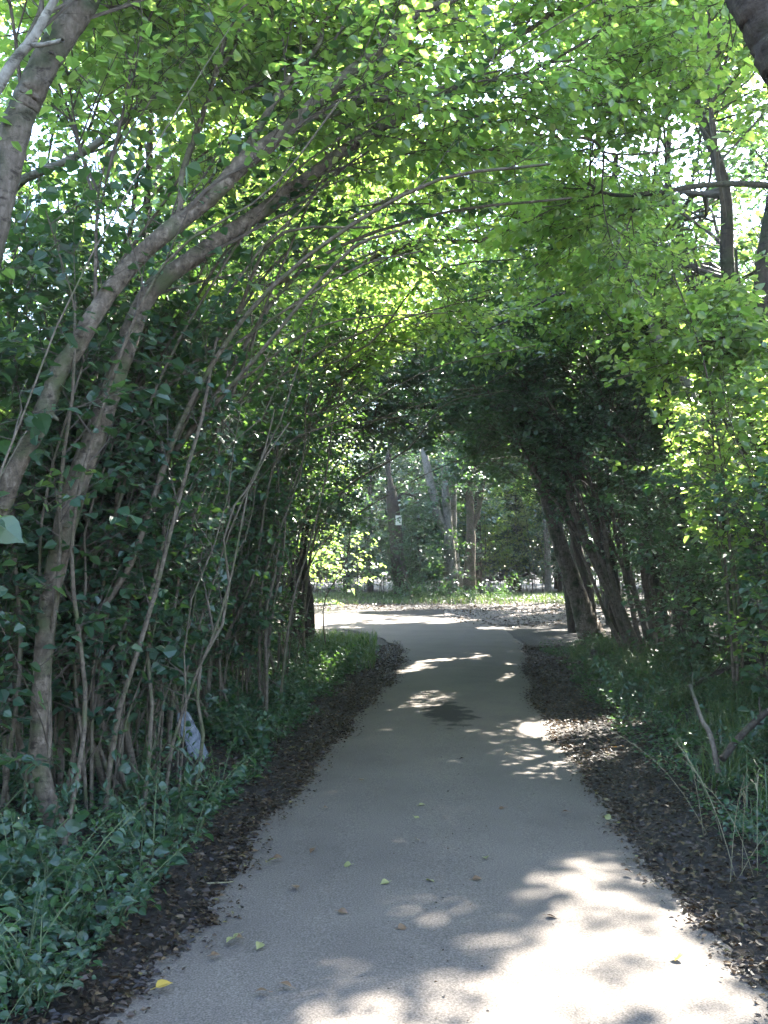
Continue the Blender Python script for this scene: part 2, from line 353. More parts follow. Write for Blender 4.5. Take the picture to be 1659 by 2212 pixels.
def road_mat():
    m, t, o = mat('asphalt'); L = t.links.new
    tc = N(t, 'ShaderNodeTexCoord')
    n1 = N(t, 'ShaderNodeTexNoise'); n1.inputs['Scale'].default_value = 130; n1.inputs['Detail'].default_value = 4
    n2 = N(t, 'ShaderNodeTexNoise'); n2.inputs['Scale'].default_value = 1.1; n2.inputs['Detail'].default_value = 6; n2.inputs['Roughness'].default_value = 0.6
    v = N(t, 'ShaderNodeTexVoronoi'); v.inputs['Scale'].default_value = 210
    for q in (n1, n2, v): L(tc.outputs['Object'], q.inputs['Vector'])
    r = ramp(t, [(0.3, (.045, .038, .032)), (.5, (.088, .075, .064)), (.74, (.153, .131, .112))]); L(n1.outputs[0], r.inputs[0])
    r2_ = ramp(t, [(0.3, (.78, .78, .78)), (.5, (.97, .97, .96)), (.7, (1.12, 1.12, 1.10))]); L(n2.outputs[0], r2_.inputs[0])
    mx = N(t, 'ShaderNodeMix', data_type='RGBA', blend_type='MULTIPLY'); mx.inputs['Factor'].default_value = 1
    L(r.outputs[0], mx.inputs['A']); L(r2_.outputs[0], mx.inputs['B'])
    # the dark tarry stain in the middle of the path
    sx, sy = Gp(968, 1548)
    sp = N(t, 'ShaderNodeVectorMath', operation='SUBTRACT'); sp.inputs[1].default_value = (sx, sy, 0); L(tc.outputs['Object'], sp.inputs[0])
    sl = N(t, 'ShaderNodeVectorMath', operation='MULTIPLY'); sl.inputs[1].default_value = (2.7, .8, 0); L(sp.outputs[0], sl.inputs[0])
    n3 = N(t, 'ShaderNodeTexNoise'); n3.inputs['Scale'].default_value = 6; n3.inputs['Detail'].default_value = 6; L(tc.outputs['Object'], n3.inputs['Vector'])
    ln = N(t, 'ShaderNodeVectorMath', operation='LENGTH'); L(sl.outputs[0], ln.inputs[0])
    ad = N(t, 'ShaderNodeMath', operation='MULTIPLY_ADD'); ad.inputs[1].default_value = 1.8; L(n3.outputs[0], ad.inputs[0]); L(ln.outputs['Value'], ad.inputs[2])
    sr = ramp(t, [(0.0, (.10, .10, .11)), (.68, (.12, .12, .13)), (.75, (.4, .4, .4)), (.82, (1, 1, 1))])
    h = N(t, 'ShaderNodeMath', operation='MULTIPLY'); h.inputs[1].default_value = 0.5; L(ad.outputs[0], h.inputs[0]); L(h.outputs[0], sr.inputs[0])
    m2 = N(t, 'ShaderNodeMix', data_type='RGBA', blend_type='MULTIPLY'); m2.inputs['Factor'].default_value = 1
    L(mx.outputs['Result'], m2.inputs['A']); L(sr.outputs[0], m2.inputs['B'])
    p = N(t, 'ShaderNodeBsdfPrincipled'); p.inputs['Roughness'].default_value = 0.85; p.inputs['Specular IOR Level'].default_value = 0.3
    L(m2.outputs['Result'], p.inputs['Base Color'])
    b = N(t, 'ShaderNodeBump'); b.inputs['Strength'].default_value = 0.3; b.inputs['Distance'].default_value = 0.003; L(v.outputs['Distance'], b.inputs['Height'])
    L(b.outputs[0], p.inputs['Normal']); L(p.outputs[0], o.inputs[0]); return m
tag(acc.build('path', road_mat(), smoothf=True), 'grey asphalt path running straight ahead then bending left', None, kind='structure')

def ground_mat():
    m, t, o = mat('woodland_soil'); L = t.links.new
    tc = N(t, 'ShaderNodeTexCoord')
    n1 = N(t, 'ShaderNodeTexNoise'); n1.inputs['Scale'].default_value = 22; n1.inputs['Detail'].default_value = 9; n1.inputs['Roughness'].default_value = 0.7
    n2 = N(t, 'ShaderNodeTexNoise'); n2.inputs['Scale'].default_value = 1.3; n2.inputs['Detail'].default_value = 4
    L(tc.outputs['Object'], n1.inputs['Vector']); L(tc.outputs['Object'], n2.inputs['Vector'])
    r = ramp(t, [(0.3, (.008, .006, .005)), (.55, (.020, .015, .011)), (.8, (.050, .036, .026))]); L(n1.outputs[0], r.inputs[0])
    p = N(t, 'ShaderNodeBsdfPrincipled'); p.inputs['Roughness'].default_value = 0.9; L(r.outputs[0], p.inputs['Base Color'])
    b = N(t, 'ShaderNodeBump'); b.inputs['Strength'].default_value = 0.9; b.inputs['Distance'].default_value = 0.04; L(n1.outputs[0], b.inputs['Height'])
    L(b.outputs[0], p.inputs['Normal']); L(p.outputs[0], o.inputs[0]); return m
acc = Acc()
gx = np.concatenate([np.linspace(-400, -15, 14), np.linspace(-14, 14, 141), np.linspace(15, 400, 14)]); gy = np.concatenate([np.linspace(-300, -10, 10), np.linspace(-9, 50, 240), np.linspace(52, 600, 20)])
XX, YY = np.meshgrid(gx, gy); idx = np.arange(XX.size).reshape(XX.shape)
ZZ = height(XX, YY) - 0.02 * (np.abs(XX - rc(YY)) < 1.6)
acc.add(np.dstack([XX, YY, ZZ]).reshape(-1, 3), np.stack([idx[:-1, :-1], idx[:-1, 1:], idx[1:, 1:], idx[1:, :-1]], -1).reshape(-1, 4))
tag(acc.build('ground', ground_mat(), smoothf=True), 'dark woodland soil under the trees', None, kind='structure')

acc = Acc()                                                    # trodden track leaving to the right at the bend
ta = resample([Gp(960, 1347), Gp(1100, 1349), Gp(1240, 1346), Gp(1420, 1344), Gp(1700, 1342)], 60); tb = resample([Gp(960, 1318), Gp(1090, 1316), Gp(1240, 1312), Gp(1420, 1312), Gp(1700, 1312)], 60)
tb += 0.25 * np.column_stack([0 * np.arange(60), np.sin(np.arange(60) * .9)])
tt = np.linspace(0, 1, 8)[None, :, None]; q = ta[:, None] * (1 - tt) + tb[:, None] * tt; idx = np.arange(480).reshape(60, 8)
acc.add(np.dstack([q, height(q[..., 0], q[..., 1]) + 0.006]).reshape(-1, 3), np.stack([idx[:-1, :-1], idx[1:, :-1], idx[1:, 1:], idx[:-1, 1:]], -1).reshape(-1, 4))
tag(acc.build('dirt_track', plain_mat('trodden_earth', [(0.3, (.06, .05, .045)), (.6, (.12, .10, .088)), (.8, (.2, .17, .145))], 9, 0.9, 0.6), smoothf=True), 'bare earth track joining the path at the bend', None, kind='structure')

# where the sun comes through on the ground
THR = {}
def gap(px, pr=0.93, fr=7.0, thr=-.5): GAPS.append((np.array([Gp(*q) for q in px]), pr, fr)); THR[fr + pr] = thr
gap([(1040, 2020), (1130, 1915), (1200, 1858), (1330, 1862), (1400, 1905), (1490, 1960), (1620, 2100), (1690, 2260), (1200, 2420), (700, 2330), (740, 2215), (860, 2165), (1010, 2110), (960, 2060)], 0.985, 13.0, -.06)
gap([(840, 1990), (960, 1950), (1030, 1985), (960, 2020), (860, 2015)], 0.98, 14.1, -.35)
gap([(560, 2330), (640, 2210), (760, 2150), (860, 2190), (740, 2290)], 0.97, 14.3, -.1)
gap([(560, 2105), (600, 2082), (640, 2088), (600, 2112)], 0.95, 3); gap([(690, 2120), (740, 2100), (780, 2115), (730, 2140)], 0.95, 3)
gap([(780, 2098), (830, 2084), (850, 2096), (800, 2108)], 0.95, 3); gap([(320, 2090), (400, 2052), (430, 2066), (360, 2100)], 0.9, 5)
gap([(730, 1366), (728, 1326), (960, 1326), (1040, 1340), (960, 1352), (830, 1352)], 0.96, 4.4, -.08)
gap([(1010, 1362), (1060, 1350), (1140, 1352), (1100, 1364)], 0.93, 4.1, 0)
gap([(836, 1462), (900, 1430), (1000, 1424), (960, 1444), (880, 1458)], 0.96, 2.5); gap([(1000, 1428), (1035, 1414), (1060, 1418), (1030, 1430)], 0.95, 2)
gap([(1060, 1478), (1085, 1458), (1120, 1456), (1090, 1480)], 0.9, 3); gap([(1080, 1440), (1100, 1430), (1115, 1440)], 0.9, 3)
gap([(640, 1486), (680, 1466), (730, 1474), (690, 1488)], 0.9, 4); gap([(850, 1535), (900, 1496), (1000, 1500), (940, 1545)], 0.72, 5)
gap([(1075, 1315), (1120, 1288), (1220, 1284), (1240, 1300), (1140, 1318)], 0.93, 4.2, 0)
gap([(1000, 1310), (980, 1270), (1060, 1285), (1120, 1300)], 0.6, 2.6)
def shaft(px, py, d, rad, t0, pr): SHAFTS.append((P(px, py, d), rad, t0, pr))
shaft(1530, 800, 9.7, 0.5, 0.35, 0.98); shaft(1510, 930, 9.7, 0.5, 0.35, 0.98); shaft(1600, 860, 9.7, 0.55, 0.35, 0.98); shaft(1450, 930, 11.2, 0.5, 0.4, 0.97)
shaft(740, 1180, 29, 1.5, 1.0, 0.97); shaft(760, 1040, 32, 2.6, 1.2, 0.97)
shaft(330, 860, 6.5, 0.15, 0.3, 0.97); shaft(310, 1030, 7.5, 0.18, 0.3, 0.97); shaft(450, 230, 7, 0.25, 0.3, 0.97)
shaft(1010, 1290, 35, 1.2, 0.5, 0.95); shaft(900, 920, 30, 1.5, 1, 0.9)
# openings in the canopy and clear pockets: ends, radii, share of leaves gone
VOIDS += [(P(1340, 300, 8), P(1380, 330, 40), .6, 3.6, .55), (P(1500, 520, 9.5), P(1520, 560, 40), .4, 3.0, .25), (P(520, 60, 9), P(480, 60, 26), .9, 3.5, .75), (P(1050, 80, 8), P(1050, 60, 26), .8, 3.0, .6), (P(250, 320, 8), P(180, 330, 26), .8, 3, .7),
          (P(440, 540, 5.3), P(830, 272, 5.8), .22, .22, .5), (P(830, 272, 5.8), P(1160, 56, 6.1), .2, .16, .7), (P(1640, 400, 9.2), P(1355, 422, 7.4), .25, .2, .8), (P(590, 610, 8.3), P(1040, 520, 8.5), .2, .2, .7),
          (P(1400, 1330, 14.5), P(1320, 1180, 14.3), .6, .6, .85), (P(1320, 1180, 14.3), P(1170, 930, 14), .6, .45, .8),
          (P(432, 1595, 7.8), P(480, 1600, 5.4), .42, .34, 1.0), (P(640, 1240, 17.6), P(720, 1240, 11), .75, .55, .94)]

# ------------------------------------------------------------------ trees laid out by hand
def pts(lst):
    """(px, py, distance, width) -> points and radii"""
    return np.array([P(a, b, d) for a, b, d, w in lst]), np.array([w * 0.5 * d / F for a, b, d, w in lst])
def root_at(p):
    return np.array([p[0], p[1], float(height(p[0], p[1]))])
LMATS = lambda lm: [M[lm], M['twig']]
def hand_tree(name, label, cat, limbs, bark, leafm, group=None, fol=None, extra=None, base=None, thin=1.0):
    """limbs: list of dict(n=part name, p=[(px,py,d,w)..], f=foliage kwargs or None)"""
    p0, _ = pts(limbs[0]['p']); org = root_at(p0[0]) if base is None else np.asarray(base, float)
    t = thing(name, label, cat, org, group)
    fa = Acc()
    for lb in limbs:
        p, r = pts(lb['p']); r = r * thin
        if lb.get('ground'): p[0, 2] = float(height(p[0, 0], p[0, 1])) - 0.05
        a = Acc(); c = limb_tube(a, p, r, seg=lb.get('seg', 12), per=lb.get('per', 10))
        for b in lb.get('knots', []):                          # short dead snags and knots on the limb
            k = int(b * (len(c) - 1)); rr = np.interp(b, np.linspace(0, 1, len(r)), r)
            dv = nrm(rng.normal(size=3)); tubes(a, np.array([c[k], c[k] + dv * rr * 1.3, c[k] + dv * rr * 1.9])[None], np.array([[rr * .5, rr * .33, rr * .12]]), 6)
        a.build(lb['n'], bark if 'b' not in lb else lb['b'], t, org, True)
        if lb.get('f'): 
            kw = dict(fol or {}); kw.update(lb['f'] if isinstance(lb['f'], dict) else {})
            foliage(fa, resample(c, 24)[None], **kw)
    if extra: extra(fa)
    if fa.n: fa.build('crown', LMATS(leafm), t, org)
    return t

BIAS_L = (0.15, 0.75, 0.35)
base_fol = dict(n1=9, l1=(0.9, 2.0), n2=8, l2=(0.5, 1.0), n3=8, l3=(0.25, 0.5), size=0.062, spacing=.042, bias=BIAS_L, up=0.12)
# the long leaning tree whose twin stems arch over the path
hand_tree('leaning_tree', 'slender grey brown tree left of the path, its forked top arching across it', 'tree', [
 dict(n='trunk', ground=1, p=[(135, 1850, 5.3, 60), (112, 1770, 5.3, 48), (84, 1620, 5.3, 36), (92, 1430, 5.3, 38), (112, 1270, 5.3, 44), (161, 1060, 5.3, 50), (215, 917, 5.35, 47), (258, 791, 5.4, 45), (304, 666, 5.5, 42), (350, 605, 5.5, 40), (450, 535, 5.6, 37), (600, 432, 5.8, 32), (680, 372, 5.9, 28), (750, 320, 6.0, 24), (830, 272, 6.1, 19), (980, 193, 6.2, 15), (1080, 108, 6.3, 13), (1155, 56, 6.4, 11), (1240, 0, 6.4, 9), (1340, -80, 6.4, 6)],
      knots=[.22, .3, .37, .45, .52, .6, .66], f=dict(t0=.42, n1=15)),
 dict(n='limb', p=[(815, 280, 6.05, 13), (832, 235, 6.1, 11), (860, 140, 6.2, 10), (900, 70, 6.3, 9), (935, 10, 6.3, 7), (960, -60, 6.3, 5)], f=dict(t0=.2, n1=6)),
 dict(n='limb', p=[(980, 195, 6.2, 10), (1015, 172, 6.3, 9), (1110, 166, 6.5, 8), (1180, 136, 6.6, 7), (1265, 90, 6.6, 6), (1330, 45, 6.7, 4)], f=dict(t0=.2, n1=7)),
 dict(n='limb', p=[(895, 245, 6.15, 8), (980, 235, 6.4, 7), (1060, 262, 6.6, 7), (1130, 261, 6.7, 7), (1160, 290, 6.8, 6), (1275, 301, 7.0, 6), (1310, 330, 7, 5), (1390, 332, 7.1, 4), (1480, 318, 7.2, 3)], f=dict(t0=.15, n1=9)),
], M['bark'], 'leaf', fol=base_fol)
# the paler stem that comes in from the left edge
hand_tree('leaning_tree', 'pale leaning tree entering from the left edge, crossing above its darker twin', 'tree', [
 dict(n='trunk', ground=1, p=[(-150, 1900, 4.9, 62), (-120, 1600, 4.9, 52), (-62, 1300, 4.9, 46), (0, 1106, 4.9, 44), (36, 1006, 4.9, 42), (90, 906, 4.95, 41), (125, 809, 5, 40), (168, 745, 5, 40), (208, 673, 5, 39), (280, 575, 5.1, 39), (350, 510, 5.1, 38), (425, 450, 5.2, 38), (480, 400, 5.2, 38), (525, 352, 5.25, 40), (600, 296, 5.3, 34), (660, 242, 5.35, 31), (750, 162, 5.4, 28), (830, 97, 5.5, 25), (890, 35, 5.6, 22), (955, 8, 5.6, 19), (1010, -20, 5.7, 15), (1120, -100, 5.8, 9)],
      knots=[.25, .33, .4, .5, .58, .64, .7], f=dict(t0=.4, n1=13)),
 dict(n='limb', p=[(660, 250, 5.35, 14), (700, 252, 5.4, 12), (740, 240, 5.5, 11), (780, 220, 5.6, 10), (830, 214, 5.7, 9), (950, 190, 5.9, 7), (1015, 168, 6, 6), (1090, 150, 6.1, 4)], f=dict(t0=.25, n1=6)),
 dict(n='limb', p=[(385, 470, 5.15, 13), (390, 435, 5.15, 12), (394, 370, 5.2, 11), (424, 280, 5.3, 10), (452, 205, 5.3, 9), (470, 155, 5.4, 9), (505, 108, 5.5, 8), (520, 60, 5.5, 7), (575, 10, 5.6, 6), (620, -40, 5.6, 4)], f=dict(t0=.4, n1=6)),
 dict(n='limb', p=[(520, 355, 5.25, 22), (545, 300, 5.3, 18), (575, 250, 5.4, 17), (610, 190, 5.5, 15), (645, 150, 5.6, 13), (690, 95, 5.7, 11), (700, 50, 5.8, 9), (740, 0, 5.8, 7)], f=dict(t0=.3, n1=8)),
 dict(n='limb', p=[(208, 668, 5, 10), (206, 600, 5, 8), (208, 500, 5, 7), (212, 420, 5, 6), (232, 330, 5.1, 5)], f=dict(t0=.5, n1=4)),
], M['bark'], 'leaf', fol=base_fol)
hand_tree('leaning_tree', 'thick dark trunk leaning into the top left corner', 'tree', [
 dict(n='trunk', ground=1, p=[(-230, 1950, 4.6, 100), (-190, 1500, 4.6, 92), (-120, 1000, 4.6, 86), (-50, 640, 4.6, 70), (10, 380, 4.6, 66), (40, 260, 4.6, 64), (65, 205, 4.6, 63), (100, 130, 4.6, 62), (150, 55, 4.6, 61), (190, -10, 4.6, 60), (260, -120, 4.7, 52)], b=M['bark_coppice'], f=dict(t0=.5, n1=6)),
 dict(n='limb', p=[(110, 120, 4.55, 18), (160, 30, 4.7, 15), (210, -40, 4.9, 13), (330, -110, 5.2, 9)], f=dict(t0=.3, n1=8)),
], M['bark_dark'], 'leaf', fol=base_fol)
hand_tree('slanting_sapling', 'pale grey sapling with a broken side snag, slanting across the top left corner', 'tree', [
 dict(n='trunk', ground=1, p=[(-260, 1960, 4.3, 40), (-230, 1200, 4.3, 34), (-150, 560, 4.3, 30), (-50, 270, 4.3, 26), (0, 182, 4.3, 25), (32, 130, 4.3, 23), (70, 85, 4.3, 22), (98, 35, 4.3, 19), (118, 0, 4.3, 17), (160, -70, 4.3, 12)], f=dict(t0=.55, n1=6)),
 dict(n='snag', p=[(68, 98, 4.3, 13), (90, 97, 4.28, 11), (115, 92, 4.25, 10), (135, 87, 4.2, 9)], seg=8),
], M['bark_grey'], 'leaf', fol=base_fol)
hand_tree('slanting_sapling', 'grey sapling ending in a bare snapped tip high in the left foliage', 'tree', [
 dict(n='trunk', ground=1, p=[(-230, 1730, 6.2, 30), (-190, 1200, 6.2, 26), (-90, 640, 6.2, 22), (20, 420, 6.1, 20), (100, 366, 6.1, 18), (150, 345, 6, 17), (210, 310, 6, 17), (260, 262, 5.9, 16), (310, 226, 5.9, 15), (345, 200, 5.8, 14), (362, 190, 5.8, 12)], f=dict(t0=.3, n1=7)),
], M['bark_grey'], 'leaf', fol=base_fol)
# dark upright limbs behind the two leaning stems
hand_tree('upright_hazel', 'dark upright stems behind the leaning trees, fanning up through the left canopy', 'tree', [
 dict(n='stem', ground=1, p=[(180, 1680, 7.2, 22), (240, 1200, 7.2, 20), (290, 700, 7.1, 17), (318, 420, 7, 15), (330, 200, 7, 13), (360, 165, 7, 13), (415, 85, 7, 12), (480, 58, 7, 11), (580, 5, 7, 9), (640, -60, 7, 6)], f=dict(t0=.3, n1=12)),
 dict(n='stem', ground=1, p=[(150, 1680, 7.3, 16), (200, 1200, 7.3, 14), (255, 700, 7.3, 12), (300, 350, 7.2, 10), (325, 85, 7.2, 9), (345, -20, 7.2, 7)], f=dict(t0=.3, n1=10)),
 dict(n='stem', ground=1, p=[(215, 1690, 7.1, 18), (300, 1100, 7.3, 16), (420, 700, 7.5, 14), (540, 480, 7.7, 12), (640, 330, 7.9, 10), (675, 205, 8, 9), (695, 65, 8, 8), (735, 0, 8, 6)], f=dict(t0=.3, n1=12)),
 dict(n='stem', ground=1, p=[(100, 1680, 7.3, 14), (60, 1100, 7.3, 12), (20, 700, 7.3, 10), (60, 300, 7.3, 8), (110, 60, 7.3, 6)], f=dict(t0=.25, n1=10)),
], M['bark_dark'], 'leaf', fol=base_fol)
# stems of the left thicket that arch over the path in the middle distance
AR = dict(n1=10, l1=(0.8, 1.8), n2=6, l2=(0.5, 1.0), n3=6, l3=(0.25, 0.5), size=0.075, up=0.1, t0=.35, bias=(0.1, 0.3, 0.3))
hand_tree('arching_hazel', 'brown hazel with long low boughs arching over the middle of the path', 'tree', [
 dict(n='stem', ground=1, p=[(300, 1600, 8.5, 30), (300, 1250, 8.5, 26), (340, 900, 8.5, 20), (410, 668, 8.5, 16), (450, 637, 8.5, 14), (500, 625, 8.6, 13), (600, 610, 8.6, 12), (695, 577, 8.7, 11), (760, 580, 8.7, 10), (830, 545, 8.8, 10), (930, 522, 8.8, 9), (1040, 520, 8.8, 8), (1120, 496, 8.8, 7), (1200, 460, 8.8, 6), (1280, 440, 8.8, 4)], f=dict(n1=20)),
 dict(n='stem', ground=1, p=[(330, 1600, 8.6, 26), (360, 1200, 8.7, 22), (440, 800, 9, 17), (540, 640, 9.2, 14), (640, 560, 9.4, 12), (760, 470, 9.6, 10), (900, 400, 9.8, 8), (1020, 330, 10, 6)], f=dict(n1=18)),
 dict(n='stem', ground=1, p=[(270, 1600, 8.4, 22), (230, 1100, 8.5, 18), (260, 700, 8.8, 15), (360, 420, 9, 12), (480, 240, 9.2, 9), (560, 120, 9.4, 7)], f=dict(n1=16)),
], M['bark'], 'leaf', fol=AR)
hand_tree('arching_hazel', 'hazel with pale bare stems bending right out of the left thicket at mid height', 'tree', [
 dict(n='stem', ground=1, p=[(440, 1520, 10.5, 22), (450, 1250, 10.5, 18), (504, 1072, 10.5, 13), (545, 1048, 10.5, 12), (586, 1005, 10.5, 11), (656, 944, 10.6, 10), (695, 892, 10.8, 8), (740, 820, 11, 6)], f=dict(t0=.6, n1=7)),
 dict(n='stem', ground=1, p=[(470, 1520, 10.6, 24), (490, 1200, 10.6, 20), (520, 1030, 10.6, 16), (552, 983, 10.6, 15), (604, 953, 10.6, 14), (647, 900, 10.7, 13), (699, 840, 10.8, 11), (764, 796, 11, 10), (830, 742, 11.2, 7), (940, 660, 11.4, 5)], f=dict(t0=.55, n1=10)),
 dict(n='stem', ground=1, p=[(410, 1520, 10.4, 22), (440, 1150, 10.4, 18), (504, 940, 10.4, 14), (556, 857, 10.4, 13), (591, 801, 10.5, 12), (640, 760, 10.6, 11), (740, 722, 10.8, 9), (860, 698, 11, 7), (980, 660, 11.2, 4)], f=dict(t0=.5, n1=12)),
 dict(n='stem', ground=1, p=[(380, 1520, 10.4, 18), (380, 1150, 10.4, 16), (420, 850, 10.4, 13), (520, 660, 10.6, 10), (640, 540, 10.8, 7), (740, 460, 11, 5)], f=dict(t0=.35, n1=14)),
], M['bark_stem'], 'leaf', fol=AR)
DK = dict(n1=12, l1=(0.9, 2.2), n2=8, l2=(0.5, 1.1), n3=8, l3=(0.3, 0.55), size=0.08, up=0.1, t0=.3, lit=True)
hand_tree('gnarled_tree', 'dark gnarled tree where the left thicket ends at the bend, bright leaves behind it', 'tree', [
 dict(n='trunk', ground=1, p=[(655, 1394, 18, 48), (650, 1340, 18, 42), (640, 1285, 18, 34), (632, 1200, 18, 30), (624, 1120, 18, 26), (640, 1000, 18.2, 22), (690, 860, 18.5, 17), (760, 760, 19, 12), (860, 700, 19.5, 8)], f=dict(n1=16, t0=.35)),
 dict(n='stem', ground=1, p=[(668, 1394, 18.1, 24), (668, 1300, 18.1, 20), (655, 1180, 18.2, 16), (690, 1040, 18.4, 13), (740, 920, 18.8, 10), (820, 820, 19.2, 7)], f=dict(n1=12, t0=.4)),
 dict(n='stem', ground=1, p=[(640, 1394, 17.8, 20), (618, 1290, 17.8, 17), (585, 1180, 17.8, 14), (560, 1050, 17.8, 11), (580, 900, 18, 8)], f=dict(n1=12, t0=.3)),
 dict(n='limb', p=[(634, 1040, 18.1, 16), (690, 960, 18.3, 13), (780, 905, 18.6, 11), (880, 880, 19, 9), (980, 885, 19.2, 7), (1070, 905, 19.4, 5)], f=dict(n1=20, t0=.15, l1=(.7, 1.5))),
 dict(n='limb', p=[(650, 960, 18.2, 15), (720, 850, 18.6, 12), (810, 790, 19, 10), (930, 770, 19.4, 8), (1050, 800, 19.8, 5)], f=dict(n1=20, t0=.15, l1=(.8, 1.7))),
 dict(n='snag', p=[(645, 1300, 18, 12), (618, 1283, 18, 11), (606, 1262, 17.9, 9), (590, 1258, 17.8, 6)], seg=8),
], M['bark_dark'], 'leaf_shaded', fol=DK)
# right side of the arch
RT = dict(n1=11, l1=(0.9, 2.0), n2=7, l2=(0.5, 1.1), n3=6, l3=(0.28, 0.5), size=0.08, up=0.15, t0=.42, bias=(-0.1, 0.2, 0.3))
hand_tree('leaning_trunk_tree', 'thick dark trunk leaning left at the bend, right side of the leafy arch', 'tree', [
 dict(n='trunk', ground=1, p=[(1282, 1392, 19.5, 64), (1262, 1330, 19.5, 47), (1238, 1257, 19.5, 38), (1212, 1185, 19.5, 34), (1187, 1095, 19.6, 31), (1160, 1024, 19.7, 27), (1130, 955, 19.8, 28), (1085, 880, 20, 22), (1030, 820, 20.4, 16), (960, 770, 21, 11), (880, 740, 21.4, 7)], f=dict(n1=22, t0=.4)),
 dict(n='limb', p=[(1135, 965, 19.8, 18), (1110, 870, 19.8, 15), (1070, 760, 20, 12), (1010, 660, 20, 8), (960, 590, 20, 5)], f=dict(n1=14, t0=.2)),
], M['bark_coppice'], 'leaf_shaded', fol=dict(RT, size=0.09))
hand_tree('coppiced_hazel', 'many stemmed hazel fanning from one base right of the path and arching to the left', 'tree', [
 dict(n='stem', ground=1, p=[(1385, 1435, 15.6, 30), (1330, 1292, 15.6, 24), (1295, 1221, 15.6, 23), (1266, 1167, 15.6, 22), (1237, 1095, 15.6, 21), (1220, 1035, 15.6, 19), (1195, 959, 15.6, 17), (1166, 909, 15.6, 15), (1116, 863, 15.6, 13), (1050, 762, 15.6, 10), (960, 700, 15.6, 8), (880, 672, 15.6, 5)], f=dict(n1=18)),
 dict(n='stem', ground=1, p=[(1400, 1435, 15.7, 24), (1345, 1330, 15.7, 18), (1300, 1240, 15.8, 15), (1291, 1149, 15.8, 14), (1284, 1006, 15.8, 13), (1275, 934, 15.9, 13), (1277, 863, 15.9, 12), (1288, 791, 16, 11), (1295, 720, 16, 8), (1290, 640, 16, 6)], f=dict(n1=12, t0=.5)),
 dict(n='stem', ground=1, p=[(1365, 1425, 15.8, 22), (1320, 1300, 15.8, 15), (1262, 1175, 15.9, 13), (1216, 1103, 16, 12), (1170, 1042, 16, 11), (1134, 981, 16, 9), (1090, 900, 16.2, 7), (1020, 830, 16.4, 5)], f=dict(n1=12)),
 dict(n='stem', ground=1, p=[(1420, 1435, 15.4, 24), (1400, 1300, 15.4, 20), (1385, 1180, 15.3, 16), (1400, 1060, 15.2, 12), (1359, 963, 15, 11), (1330, 931, 15, 10), (1280, 863, 15, 9), (1215, 790, 15, 7), (1140, 700, 15, 5)], f=dict(n1=14)),
 dict(n='stem', ground=1, p=[(1395, 1440, 15.2, 26), (1352, 1340, 15.2, 19), (1318, 1230, 15.1, 16), (1300, 1120, 15, 14), (1262, 1010, 15, 12), (1205, 900, 14.8, 10), (1130, 790, 14.6, 8), (1050, 690, 14.4, 5)], f=dict(n1=18)),
 dict(n='stem', ground=1, p=[(1410, 1440, 15.3, 20), (1390, 1340, 15.3, 15), (1352, 1200, 15.2, 13), (1340, 1060, 15.2, 11), (1390, 900, 15.2, 9), (1430, 780, 15.2, 6)], f=dict(n1=14, t0=.35)),
 dict(n='stem', ground=1, p=[(1430, 1440, 15.2, 22), (1425, 1330, 15.2, 16), (1405, 1255, 15.2, 13), (1426, 1230, 15.1, 11), (1468, 1236, 15, 9), (1530, 1220, 15, 6)], f=dict(n1=8, t0=.6)),
 dict(n='stem', ground=1, p=[(1405, 1430, 15.8, 20), (1380, 1310, 15.8, 16), (1330, 1190, 15.8, 13), (1280, 1100, 16, 11), (1250, 980, 16, 9), (1230, 840, 16, 7), (1200, 720, 16, 5)], f=dict(n1=14)),
 dict(n='stem', ground=1, p=[(1375, 1432, 15.5, 18), (1335, 1320, 15.4, 13), (1290, 1180, 15.3, 12), (1246, 1060, 15.2, 10), (1180, 920, 15, 9), (1110, 800, 14.8, 7), (1010, 720, 14.6, 5)], f=dict(n1=16)),
 dict(n='stem', ground=1, p=[(1390, 1438, 15.4, 18), (1362, 1300, 15.3, 13), (1330, 1150, 15.2, 11), (1310, 1000, 15.1, 10), (1300, 860, 15, 8), (1250, 740, 14.9, 6), (1180, 640, 14.8, 4)], f=dict(n1=16)),
 dict(n='stem', ground=1, p=[(1415, 1438, 15.6, 18), (1420, 1320, 15.6, 13), (1440, 1180, 15.6, 11), (1450, 1040, 15.6, 9), (1430, 900, 15.6, 7), (1380, 800, 15.6, 5)], f=dict(n1=16)),
 dict(n='stem', ground=1, p=[(1355, 1428, 15.9, 16), (1310, 1330, 16, 12), (1275, 1240, 16, 10), (1240, 1160, 16, 9), (1200, 1080, 16, 7), (1160, 1000, 16, 5)], f=dict(n1=8, t0=.5)),
 dict(n='snag', p=[(1310, 1235, 15.5, 14), (1285, 1185, 15.4, 12), (1262, 1162, 15.4, 11), (1234, 1150, 15.4, 8)], seg=8),
], M['bark_coppice'], 'leaf_shaded', fol=dict(RT, t0=.28, n2=8, n3=7), thin=.72)
hand_tree('slender_tree', 'slender pale grey trunk curving up to the left amid bright leaves on the right', 'tree', [
 dict(n='trunk', ground=1, p=[(1790, 1516, 11, 40), (1720, 1340, 11, 36), (1652, 1215, 11, 33), (1617, 1156, 11, 31), (1588, 1099, 11, 29), (1553, 1052, 11, 26), (1525, 950, 11, 23), (1502, 881, 11, 21), (1474, 809, 11, 20), (1440, 765, 11, 19), (1415, 720, 11, 18), (1390, 645, 11, 17), (1365, 600, 11, 16), (1330, 510, 11, 14), (1285, 440, 11, 12), (1245, 372, 11, 10), (1130, 300, 11, 7), (1060, 200, 11, 5)], f=dict(n1=16, t0=.55, bias=(0, .3, .3))),
], M['bark_grey'], 'leaf', fol=dict(RT, t0=.55))
